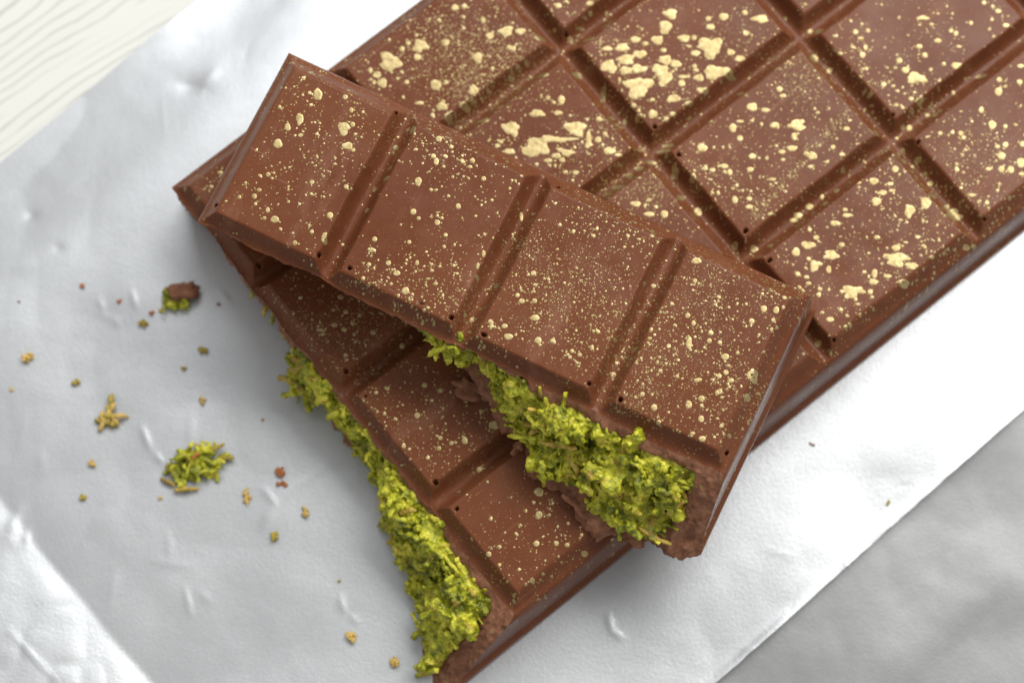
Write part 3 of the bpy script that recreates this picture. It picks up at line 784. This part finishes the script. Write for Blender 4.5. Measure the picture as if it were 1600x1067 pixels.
# ------------------------------------------------------------------ setting: table, papers
def table():
    n = 3
    v = [(-30, -30, -0.30), (30, -30, -0.30), (30, 30, -0.30), (-30, 30, -0.30), (-30, -30, -2), (30, -30, -2), (30, 30, -2), (-30, 30, -2)]
    f = [(0, 1, 2, 3), (7, 6, 5, 4), (0, 4, 5, 1), (1, 5, 6, 2), (2, 6, 7, 3), (3, 7, 4, 0)]
    o = link('table_top', mesh_from('table_top', v, f, False), WOOD)
    tag(o, kind='structure')


table()

SD = np.array([0.7488, 0.6628])       # the sheet runs along this direction
ND = np.array([-0.6628, 0.7488])


def seg_d(x, y, x0, y0, x1, y1):
    dx, dy = x1 - x0, y1 - y0
    L2 = dx * dx + dy * dy
    q = np.clip(((x - x0) * dx + (y - y0) * dy) / L2, 0, 1)
    d = np.hypot(x - x0 - q * dx, y - y0 - q * dy)
    return d, q


CREASES = [(-5.54, 1.03, -5.48, 0.79, 0.022, 0.035), (-6.01, 0.91, -5.96, 0.74, 0.018, 0.04), (-5.77, 0.62, -5.73, 0.52, 0.014, 0.035), (-5.32, -0.99, -5.19, -1.31, 0.03, 0.035), (-5.11, -1.39, -5.01, -1.50, 0.024, 0.03), (-3.57, -2.43, -3.37, -2.11, 0.026, 0.035), (-3.37, -2.11, -3.55, -1.89, 0.022, 0.03), (-3.37, -2.11, -2.76, -1.58, 0.02, 0.035), (-2.43, -3.43, -2.37, -3.64, 0.026, 0.03), (-2.28, -3.70, -2.17, -3.78, 0.018, 0.03), (-4.62, -3.31, -4.54, -3.66, 0.024, 0.028), (-4.90, -2.47, -4.85, -2.87, 0.01, 0.04), (-5.61, -3.03, -5.68, -3.54, 0.014, 0.08), (-5.50, -2.01, -6.07, -2.64, 0.016, 0.1), (1.35, -3.68, 1.40, -3.91, 0.026, 0.035), (1.40, -3.91, 1.55, -4.00, 0.026, 0.03), (-5.04, 4.29, -4.60, 4.17, -0.035, 0.14), (-4.64, 4.22, -4.40, 4.54, 0.02, 0.1), (-7.16, 2.30, -7.04, 2.17, -0.03, 0.09), (-6.71, 1.74, -6.62, 1.66, -0.02, 0.07), (-7.02, -2.22, -7.15, -2.54, 0.05, 0.1), (-6.87, -2.48, -6.91, -2.68, 0.03, 0.05), (-7.05, -3.92, -6.34, -4.62, 0.02, 0.03), (-4.25, 1.03, -4.10, 0.81, 0.016, 0.03), (-4.43, -3.36, -4.25, -3.50, 0.012, 0.06), (-5.13, -2.91, -4.53, -3.00, 0.008, 0.05), (4.80, -2.78, 4.60, -3.41, 0.02, 0.06), (4.04, -0.74, 5.73, 0.02, 0.012, 0.1), (3.46, -1.86, 4.58, -1.30, 0.01, 0.12), (-3.50, -0.73, -3.12, -1.20, 0.01, 0.06), (-4.61, -0.73, -4.63, -1.29, 0.008, 0.06), (-6.77, -1.29, -6.72, -1.66, 0.008, 0.05), (-7.39, 1.37, -6.93, 1.47, 0.012, 0.12), (-6.60, 2.54, -5.87, 3.14, -0.01, 0.16), (-2.95, -0.92, -2.75, -1.29, 0.01, 0.05)]


crng = np.random.default_rng(4)
for _ in range(44):
    x0, y0 = crng.uniform(-7.6, 6.5), crng.uniform(-5, 4.5)
    a0, l0 = crng.uniform(0, 3.14), crng.uniform(0.1, 0.9)
    CREASES.append((x0, y0, x0 + l0 * math.cos(a0), y0 + l0 * math.sin(a0), crng.choice([-1, 1]) * crng.uniform(0.003, 0.008), crng.uniform(0.02, 0.032)))


def bar_clear(x, y):
    c, s_ = math.cos(LOW[2]), math.sin(LOW[2])
    px, py = x - LOW[0], y - LOW[1]
    u, v = px * c + py * s_, -px * s_ + py * c
    du = np.maximum(np.maximum(-u, u - 4 * A), 0)
    dv = np.maximum(np.maximum(-1.5 * sstep(3, 8, u) - v, v - 5 * B), 0)
    return sstep(0.0, 1.6, np.hypot(du, dv))


def paper_z(x, y, s_, n_):
    cl = bar_clear(x, y)
    z = 0.050 * fbm(x * 0.33, y * 0.33, 0, 2, 71) + 0.003 * fbm(x * 1.5, y * 1.5, 0, 2, 72)
    # shallow crumple: straight-sided facets
    fx = vnoise(x * 0.9, y * 0.9, 0, 75)
    z = z + 0.008 * np.abs(fx) + 0.002 * np.abs(vnoise(x * 2.1, y * 2.1, 0, 76))
    z = z * (0.25 + 0.75 * cl) * cl
    for x0, y0, x1, y1, amp, w in CREASES:
        d, q = seg_d(x, y, x0, y0, x1, y1)
        z = z + (0.55 if abs(amp) > 0.0125 else 0.55 * cl) * amp * np.exp(-(d / w) ** 1.4) * (0.35 + 0.65 * np.sin(np.pi * np.clip(q, 0.02, 0.98)))
    # turned-up end of the sheet at the lower left
    k = np.clip(-6.82 + 0.05 * vnoise(n_ * 1.4, 0, 0, 80) - s_, 0, None)
    z = z + 0.17 * k + 0.012 * sstep(0.1, 0.8, k) * fbm(x * 0.9, y * 0.9, 0, 2, 81) + 0.012 * sstep(0, 0.3, k) * np.abs(vnoise(x * 2.4, y * 2.4, 0, 82))
    # falls to the table past its far edge
    z = z - 0.26 * sstep(5.2, 7.4, n_)
    # long edge near the lower right lifts a little before it ends
    z = z + 0.05 * np.exp(-((n_ + 5.38) / 0.10) ** 2) * (0.6 + 0.5 * vnoise(s_ * 0.7, 1, 0, 83))
    return np.maximum(z - 0.012, -0.275)


def sheet():
    s_ = np.arange(-11, 12.51, 0.042)
    n_ = np.concatenate([np.arange(-5.38, -5.0, 0.02), np.arange(-5.0, 7.36, 0.042), [7.40]])
    SS, NN = np.meshgrid(s_, n_)
    lo = np.exp(-((NN + 5.38) / 0.5) ** 2)
    NW = NN + lo * (0.035 * fbm(SS * 0.3, 0, 0, 2, 84) + 0.006 * vnoise(SS * 6, 0, 0, 85) - 0.10 * SS * 0.12) + np.exp(-((NN - 7.4) / 0.5) ** 2) * 0.03 * vnoise(SS * 0.4, 3, 0, 86)
    x = SS * SD[0] + NW * ND[0]
    y = SS * SD[1] + NW * ND[1]
    z = paper_z(x, y, SS, NN)
    me = mesh_from('paper_sheet', np.stack([x, y, z], -1).reshape(-1, 3), grid_faces(len(n_), len(s_)))
    o = link('paper_sheet', me, PAPER)
    tag(o, 'crumpled silvery white wrapping paper lying under the chocolate bars', 'paper')
    s_ = np.arange(-10, 14.01, 0.07)
    n_ = np.arange(-11.5, -4.6, 0.07)
    SS, NN = np.meshgrid(s_, n_)
    x = SS * SD[0] + NN * ND[0]
    y = SS * SD[1] + NN * ND[1]
    k = -5.0 - NN
    z = -0.12 - 0.075 * np.clip(k, 0, 2.2) + 0.035 * fbm(x * 0.5, y * 0.5, 0, 2, 91) + 0.008 * np.abs(vnoise(x * 1.4, y * 1.4, 0, 92)) + 0.002 * fbm(x * 4, y * 4, 0, 2, 93)
    z = z + 0.05 * np.exp(-((NN + 7.2 + 0.4 * vnoise(SS * 0.5, 0, 0, 94)) / 0.5) ** 2)
    z = np.maximum(z, -0.285)
    z = np.where(k < 0.3, np.minimum(z, -0.09), z)
    me = mesh_from('lower_paper', np.stack([x, y, z], -1).reshape(-1, 3), grid_faces(len(n_), len(s_)))
    o = link('lower_paper', me, PAPER2)
    tag(o, 'shaded grey crinkled paper layer below the bright sheet in the lower right corner', 'paper')


sheet()

# ------------------------------------------------------------------ the two pieces of chocolate
OUT_LOW = [(0, -0.16), (2.2, -0.12), (3.0, -0.02), (3.4, 0.16), (4.0, 0.18), (5.0, 0.22), (5.5, 0.32), (6.0, 0.48), (6.8, 0.78), (7.4, 1.15), (8.1, 1.32)]
OUT_UP = [(0, -0.42), (3.0, -0.42), (4.0, -0.10), (4.8, 0.30), (5.5, 0.66), (6.3, 0.98), (7.2, 1.08), (8.1, 0.95)]

big = empty('chocolate_bar', (LOW[0], LOW[1], 0), LOW[2])
tag(big, 'large gold-speckled milk chocolate bar with green filling lying flat on the paper', 'chocolate bar', 'pieces of the broken bar')
bar1 = Bar(5, HOLES_LOW, 3, 0)
shell1, _, edge1 = build_shell(bar1, big, 11.5, 0.16)
fr1 = build_break(bar1, big, edge1, OUT_LOW, 0.3, 0.16, (2.95, 7.66, 0.07, 0.97))
EX_LOW = [(0, -0.2), (2.9, -0.06), (3.15, 0.04), (3.3, 0.26), (3.6, 0.18), (3.9, 0.0), (4.6, -0.03), (5.2, 0.02), (5.9, 0.14), (6.2, 0.24), (6.7, 0.18), (7.4, 0.30), (8, 0.2)]
build_filling(bar1, big, fr1, 2.95, 7.66, 0.07, 0.97, 330, 1200, EX_LOW, 201, [(5.05, 0.3, 0.06, 0.3), (7.35, 0.08, 0.05, 0.3), (3.6, 0.5, 0.07, 0.25)])
build_flecks(bar1, shell1, FLECK_LOW, 10500, 12.4, 61, lambda u, v: np.where(v < B, 0.45, 1.0), CLOUD_LOW)

top = empty('chocolate_piece', (UPP[0], UPP[1], T + 0.012), UPP[2])
tag(top, 'snapped-off row of four chocolate squares resting across the large bar', 'chocolate piece', 'pieces of the broken bar')
bar2 = Bar(1, HOLES_UP, 8, 0)
shell2, _, edge2 = build_shell(bar2, top, 1e9, 0.42)
fr2 = build_break(bar2, top, edge2, OUT_UP, 1.0, 0.42, (3.5, 7.62, 0.08, 0.88))
EX_UP = [(0, -0.22), (3.3, -0.20), (4.3, -0.14), (4.8, -0.02), (5.2, 0.08), (6, 0.12), (7, 0.08), (8, 0.0)]
build_filling(bar2, top, fr2, 3.5, 7.62, 0.08, 0.88, 280, 950, EX_UP, 305, [(5.62, 0.30, 0.13, 0.40), (5.95, 0.22, 0.12, 0.40), (5.92, 0.52, 0.11, 0.40), (6.95, 0.38, 0.10, 0.3), (7.2, 0.72, 0.08, 0.3), (6.6, 0.75, 0.07, 0.3)])
build_flecks(bar2, shell2, FLECK_UP, 2300, B - 0.05, 77, lambda u, v: 0.6 + 0.4 * np.minimum(1, u / 5), CLOUD_UP)


def shard(root, c, size, ang, tilt, seed, name='chocolate_shard', th=0.05):
    """a small ragged plate of chocolate"""
    n = 34
    th_ = np.linspace(0, 2 * math.pi, n, endpoint=False)
    r = 1 + 0.6 * vnoise(np.cos(th_) * 1.9 + seed, np.sin(th_) * 1.9, 0, seed) + 0.12 * vnoise(np.cos(th_) * 6, np.sin(th_) * 6, 0, seed + 1)
    vs_, fs = [], []
    for lv, (zz, q) in enumerate(((th, 0.0), (th, 0.6), (th * 0.8, 0.95), (0.0, 1.0), (-th, 0.9), (-th, 0.0))):
        if q == 0.0:
            vs_.append((0, 0, zz))
        else:
            x, y = size[0] * r * q * np.cos(th_), size[1] * r * q * np.sin(th_)
            vs_ += list(zip(x, y, zz + 0.03 * vnoise(x * 9, y * 9, 0, seed + 2)))
    def ring(k): return 1 + k * n
    for k in range(n):
        k2 = (k + 1) % n
        fs.append((0, ring(0) + k, ring(0) + k2))
        for q in range(3):
            fs.append((ring(q) + k, ring(q + 1) + k, ring(q + 1) + k2, ring(q) + k2))
        fs.append((len(vs_) - 1, ring(3) + k2, ring(3) + k))
    M = Matrix.Rotation(ang, 3, 'Z') @ Matrix.Rotation(tilt, 3, 'X')
    w = np.array(vs_) @ np.array(M).T + np.asarray(c)
    return link(name, mesh_from(name, w, fs), BREAK, root)


shard(top, (4.25, -0.22, 0.10), (0.30, 0.15), 0.1, -0.25, 3)
shard(top, (5.22, -0.66, 0.20), (0.10, 0.05), 1.2, -0.5, 9)
shard(top, (6.30, -1.02, 0.14), (0.24, 0.12), -0.3, -0.35, 14, th=0.035)
shard(top, (7.1, -1.12, 0.08), (0.22, 0.09), 0.2, 0.1, 19)


def shred_at(root, p0, p1, rad, mat, seed, bend=0.15):
    p0, p1 = np.array(p0, float), np.array(p1, float)
    n = 12
    x = np.linspace(0, 1, n)
    path = p0 + np.outer(x, p1 - p0)
    path[:, 2] += bend * np.sin(np.pi * x) * np.linalg.norm(p1 - p0)
    path += 0.35 * rad * np.stack([vnoise(x * 5 + seed, a_, 0, seed) for a_ in (1, 4, 9)], -1)
    w, f = tube(path, rad * (0.8 + 0.35 * vnoise(x * 6, 2, 0, seed)) * (1 - 0.4 * np.abs(2 * x - 1) ** 3), 8)
    return link('pastry_shred', mesh_from('pastry_shred', w, f), mat, root)


shred_at(top, (5.05, -0.62, 0.42), (5.50, -0.50, 0.52), 0.045, FILL, 4)
for k, (u_, z_) in enumerate([(1.75, 0.3), (2.05, 0.25), (2.2, 0.2), (2.5, 0.3), (2.75, 0.25)]):      # stray shreds left along the rim
    shred_at(big, (u_, 0.14, z_ + 0.15), (u_ + 0.12, -0.05, z_ + 0.1), 0.04, OCHRE if k % 2 else FILL, 60 + k)
shred_at(top, (5.62, -0.78, 0.60), (5.78, -1.02, 0.35), 0.050, FILL, 5)

def wall_fleck(bar, root, v, z, rv, rz):
    n = 12
    th_ = np.linspace(0, 2 * math.pi, n, endpoint=False)
    r = 1 + 0.18 * rng.normal(size=n)
    vs_ = [(bar.W - wall_e(z) + 0.006, v, z)]
    for q, o_ in ((0.7, 0.006), (1.0, -0.001)):
        for k in range(n):
            zz = z + rz * q * r[k] * math.sin(th_[k])
            vs_.append((bar.W - float(wall_e(zz)) + o_, v + rv * q * r[k] * math.cos(th_[k]), zz))
    f = [(0, 1 + k, 1 + (k + 1) % n) for k in range(n)] + [(1 + k, 1 + n + k, 1 + n + (k + 1) % n, 1 + (k + 1) % n) for k in range(n)]
    link('gold_fleck', mesh_from('gold_fleck', vs_, f), GOLD, root)


for q in [(-0.12, .75, .045, .11), (-.33, .60, .035, .05), (-.48, .46, .035, .04), (-.56, .40, .03, .03), (-.66, .30, .03, .05), (-.74, .13, .05, .08),
          (.1, .5, .02, .03), (.3, .35, .02, .04), (.22, .8, .015, .03), (.6, .45, .02, .02), (-.2, .4, .015, .02), (-.4, .25, .012, .02), (.05, .25, .018, .02), (.9, .3, .02, .03), (1.3, .5, .015, .02)]:
    wall_fleck(bar2, shell2, *q)
for k in range(34):
    wall_fleck(bar1, shell1, rng.uniform(0.1, 12), rng.uniform(0.3, 1.0), rng.uniform(.012, .04), rng.uniform(.012, .03))

# ------------------------------------------------------------------ crumbs on the paper
def ground_z(x, y):
    s_, n_ = x * SD[0] + y * SD[1], x * ND[0] + y * ND[1]
    return float(paper_z(np.array([x]), np.array([y]), np.array([s_]), np.array([n_]))[0])


def crumb_mat(name, col, col2):
    t = NT(name)
    t.set(Base_Color=t.mix(t.noise(14.0, 4, 0.6), col, col2), Roughness=0.6, Subsurface_Weight=0.15, Subsurface_Scale=0.001)
    t.set(Normal=t.bump(t.noise(24.0, 4, 0.6), 0.6, 0.02))
    return t.mat


CM = {'ochre': crumb_mat('ochre_crumb', (0.38, 0.24, 0.04), (0.62, 0.44, 0.14)),
      'olive': crumb_mat('olive_crumb', (0.22, 0.165, 0.015), (0.42, 0.33, 0.05)),
      'orange': crumb_mat('orange_crumb', (0.26, 0.075, 0.015), (0.46, 0.17, 0.04)),
      'brown': crumb_mat('brown_crumb', (0.11, 0.04, 0.02), (0.24, 0.11, 0.05))}


def crumb(x, y, rx, ry, ang, mat, label, group=None):
    """a flaky bit: chips and short shreds baked into one"""
    so = Soup()
    m_ = min(rx, ry)
    for q in range(7):
        a_, r_ = rng.random() * 6.28, 0.75 * math.sqrt(rng.random())
        so.add(*lump((rx * r_ * math.cos(a_), ry * r_ * math.sin(a_), m_ * rng.uniform(0.3, 0.7)), m_ * rng.uniform(0.28, 0.55), 0.8, ICO2, rng.uniform(0.6, 1.4, 3)))
    for q in range(3):
        d = np.array([rx, 0, 0]) if rx > ry else np.array([0, ry, 0])
        so.add(*rand_strand(np.array([rx * rng.uniform(-.3, .3), ry * rng.uniform(-.3, .3), m_ * 0.5]), d + rng.normal(size=3) * m_ * 0.5, 1.6 * max(rx, ry) * rng.uniform(0.7, 1), m_ * 0.3, rng.uniform(-.4, .4), 7, 0.6))
    w, f, nn = remesh(so, max(m_ * 0.11, 0.004))
    w = w + nn * (m_ * 0.14 * fbm(w[:, 0] / m_ * 2.2, w[:, 1] / m_ * 2.2, w[:, 2] / m_ * 2.2, 3, 7))[:, None]
    c, s_ = math.cos(ang), math.sin(ang)
    w = np.stack([w[:, 0] * c - w[:, 1] * s_, w[:, 0] * s_ + w[:, 1] * c, w[:, 2] - w[:, 2].min()], -1)
    o = link('crumb', mesh_from('crumb', w, f), CM[mat], None, (x, y, ground_z(x, y) - 0.004))
    tag(o, label, 'crumb', 'crumbs scattered on the paper')
    return o


P9 = 1 / 107.5
for (x, y, rx, ry, ang, mt, lb) in [
    (-6.26, 1.11, 4, 4, 0, 'orange', 'small orange crumb left of the chocolate-topped crumb, higher than all other loose crumbs'),
    (-5.72, 0.88, 5, 3.2, -.2, 'orange', 'small reddish crumb just left of the chocolate-topped crumb'),
    (-5.23, 0.71, 4.5, 4, 0, 'orange', 'tiny red-brown crumb close below left of the chocolate-topped crumb'),
    (-5.11, 0.73, 3, 3, 0, 'ochre', 'tiny pale crumb between the red-brown speck and the chocolate-topped crumb'),
    (-5.35, 0.54, 10, 6, 0, 'olive', 'oblong olive crumb below left of the chocolate-topped crumb'),
    (-4.47, 0.15, 10, 5.5, -.1, 'olive', 'pointed olive crumb below the chocolate-topped crumb, nearest to the bar'),
    (-4.75, -0.11, 5.5, 4, -.2, 'olive', 'small olive crumb under the pointed olive one'),
    (-7.0, 0.01, 9, 8, 0, 'ochre', 'round ochre crumb near the left edge of the picture'),
    (-6.29, -0.33, 6.5, 5.5, .3, 'olive', 'small round olive crumb above left of the tan pastry cluster'),
    (-4.47, -0.6, 6, 7, .2, 'ochre', 'upright ochre crumb between the pointed olive crumb and the green clump'),
    (-7.21, -0.44, 3, 5, .3, 'ochre', 'faint pale speck at the far left below the round ochre crumb'),
    (-6.01, -1.53, 6, 5.5, 0, 'ochre', 'small ochre crumb below the tan pastry cluster'),
    (-6.12, -2.01, 5.5, 5, .5, 'olive', 'small olive crumb lowest on the left side'),
    (-5.02, -2.02, 3.5, 3.5, 0, 'ochre', 'tiny ochre speck below the left end of the green clump'),
    (-3.32, -1.63, 8, 7.5, .3, 'orange', 'upper of two orange crumbs right of the green clump'),
    (-3.28, -1.82, 10, 4.5, -.15, 'orange', 'lower, longer of two orange crumbs right of the green clump'),
    (-3.78, -1.99, 5.5, 15, .05, 'ochre', 'long upright straw-coloured shred right of the green clump'),
    (-2.94, -2.24, 5.5, 11, .25, 'ochre', 'short upright tan shred closest to the filling of the large bar'),
    (-3.38, -2.58, 9, 7, .2, 'olive', 'angular olive crumb below the two orange crumbs'),
    (-3.59, -0.88, 2.5, 2.5, 0, 'orange', 'minute orange speck above the two orange crumbs'),
    (-4.27, 0.83, 4, 3, .5, 'brown', 'tiny brown speck right of the chocolate-topped crumb'),
    (-7.18, 0.87, 2.5, 2, 0, 'brown', 'minute dark speck alone near the upper left edge'),
    (-2.26, -3.99, 9, 8, -.4, 'ochre', 'single tan-brown crumb low in the middle of the grey paper'),
    (-2.44, -3.2, 4, 3, .2, 'olive', 'tiny olive speck above the single tan-brown crumb'),
    (-1.65, -4.33, 8, 8, 0, 'ochre', 'dull tan crumb touching the lowest end of the green filling'),
    (4.29, -1.24, 5.5, 2.6, -.35, 'brown', 'tiny brown sliver on the bright paper right of the bars'),
    (5.35, -2.09, 3.0, 4.5, -.3, 'olive', 'tiny dark olive speck near the paper edge on the right'),
]:
    crumb(x, y, rx * P9, ry * P9, ang, mt, lb)

# crumb of shell with filling still stuck to it
cx, cy = -4.82, 0.94
root = empty('chocolate_crumb', (cx, cy, ground_z(cx, cy)))
tag(root, 'chocolate-topped crumb with green filling stuck to its lower left side', 'crumb', 'crumbs scattered on the paper')
v_, f_ = ICO3
w = v_ / np.abs(v_).max(1)[:, None] ** 0.55            # blocky chip of shell
w = w * (1 + 0.30 * fbm(v_[:, 0] * 1.3 + 3, v_[:, 1] * 1.3, v_[:, 2] * 1.3, 4, 44))[:, None] * (0.19, 0.15, 0.075)
w = w @ np.array(Matrix.Rotation(0.35, 3, 'Z') @ Matrix.Rotation(0.22, 3, 'Y')).T + (0.06, 0.04, 0.17)
link('chocolate_chunk', mesh_from('chocolate_chunk', w, f_), BREAK, root)
so = Soup()
for q in range(34):
    p = (rng.uniform(-0.25, 0.12), rng.uniform(-0.20, 0.06))
    so.add(*lump((p[0], p[1], rng.uniform(0.05, 0.16)), rng.uniform(0.03, 0.065), 0.5, ICO1))
for q in range(12):
    so.add(*rand_strand(np.array([rng.uniform(-0.24, 0.08), rng.uniform(-0.19, 0.02), rng.uniform(0.05, 0.14)]), rng.normal(size=3) * (1, 1, 0.3), 0.16, 0.022, 0.3))
v_, f_, n_ = remesh(so, 0.016)
v_[:, 2] = np.maximum(v_[:, 2] - 0.02, 0.002)
link('filling', mesh_from('filling', v_, f_), FILL, root)

# green clump of shreds
cx, cy = -4.50, -1.55
root = empty('filling_clump', (cx, cy, ground_z(cx, cy)))
tag(root, 'bright green clump of shredded pastry filling lying loose on the paper', 'crumb', 'crumbs scattered on the paper')
so = Soup()
for q in range(46):
    a_ = rng.random() * 6.28
    r_ = math.sqrt(rng.random())
    p = np.array([0.38 * r_ * math.cos(a_), 0.24 * r_ * math.sin(a_), 0.05 + 0.20 * rng.random() * (1 - r_ * 0.7)])
    p[1] += 0.14 * p[0]
    so.add(*rand_strand(p, rng.normal(size=3) * (1, 1, 0.35), rng.uniform(0.15, 0.36), rng.uniform(0.026, 0.04), rng.uniform(-0.9, 0.9), 8))
for q in range(70):
    a_ = rng.random() * 6.28
    r_ = math.sqrt(rng.random())
    so.add(*lump((0.36 * r_ * math.cos(a_), 0.22 * r_ * math.sin(a_) + 0.05 * r_ * math.cos(a_), 0.04 + 0.15 * rng.random() * (1 - r_)), rng.uniform(0.025, 0.055), 0.5, ICO1))
v_, f_, n_ = remesh(so, 0.014)
v_[:, 2] = np.maximum(v_[:, 2], 0.002)
link('filling', mesh_from('filling', v_ + n_ * (0.006 * vnoise(v_[:, 0] * 30, v_[:, 1] * 30, v_[:, 2] * 30, 3))[:, None], f_), FILL, root)
for (p0, p1, rd, mt) in [((-0.52, -0.19, 0.04), (-0.30, -0.30, 0.05), 0.035, OCHRE), ((-0.30, -0.36, 0.05), (0.02, -0.33, 0.05), 0.045, OCHRE),
                         ((-0.36, 0.05, 0.2), (-0.05, 0.12, 0.24), 0.040, FILL), ((0.08, 0.06, 0.22), (0.36, -0.03, 0.18), 0.042, FILL),
                         ((0.22, 0.20, 0.12), (0.38, 0.30, 0.10), 0.035, OCHRE), ((0.34, 0.12, 0.10), (0.52, 0.10, 0.06), 0.040, OCHRE),
                         ((-0.16, -0.22, 0.18), (-0.02, 0.08, 0.24), 0.036, FILL), ((-0.42, 0.00, 0.06), (-0.40, -0.08, 0.05), 0.045, CM['olive']),
                         ((-0.08, 0.02, 0.26), (0.06, 0.14, 0.26), 0.030, CM['orange'])]:
    shred_at(root, p0, p1, rd, mt, int(rng.integers(1, 99)), 0.1)

# tan cluster of toasted shreds
cx, cy = -5.77, -0.82
root = empty('pastry_cluster', (cx, cy, ground_z(cx, cy)))
tag(root, 'spiky cluster of tan toasted pastry shreds above left of the green clump', 'crumb', 'crumbs scattered on the paper')
for i, (p0, p1, rd) in enumerate([((0.03, 0.30, 0.05), (-0.04, 0.02, 0.09), 0.050), ((0.25, 0.00, 0.04), (0.02, -0.03, 0.09), 0.040),
                     ((-0.05, 0.14, 0.06), (0.00, -0.12, 0.08), 0.045), ((-0.21, -0.08, 0.04), (-0.02, -0.12, 0.07), 0.045),
                     ((-0.15, -0.20, 0.04), (-0.05, -0.03, 0.07), 0.050), ((0.10, -0.14, 0.05), (-0.02, 0.02, 0.10), 0.050),
                     ((-0.10, -0.04, 0.11), (0.06, -0.01, 0.13), 0.045), ((0.04, 0.17, 0.09), (0.02, 0.06, 0.11), 0.040),
                     ((-0.12, 0.02, 0.05), (-0.07, -0.12, 0.09), 0.050), ((0.01, -0.17, 0.04), (0.09, -0.09, 0.06), 0.045)]):
    shred_at(root, p0, p1, rd, CM['ochre'] if i % 3 else CM['olive'], 20 + i, 0.12)
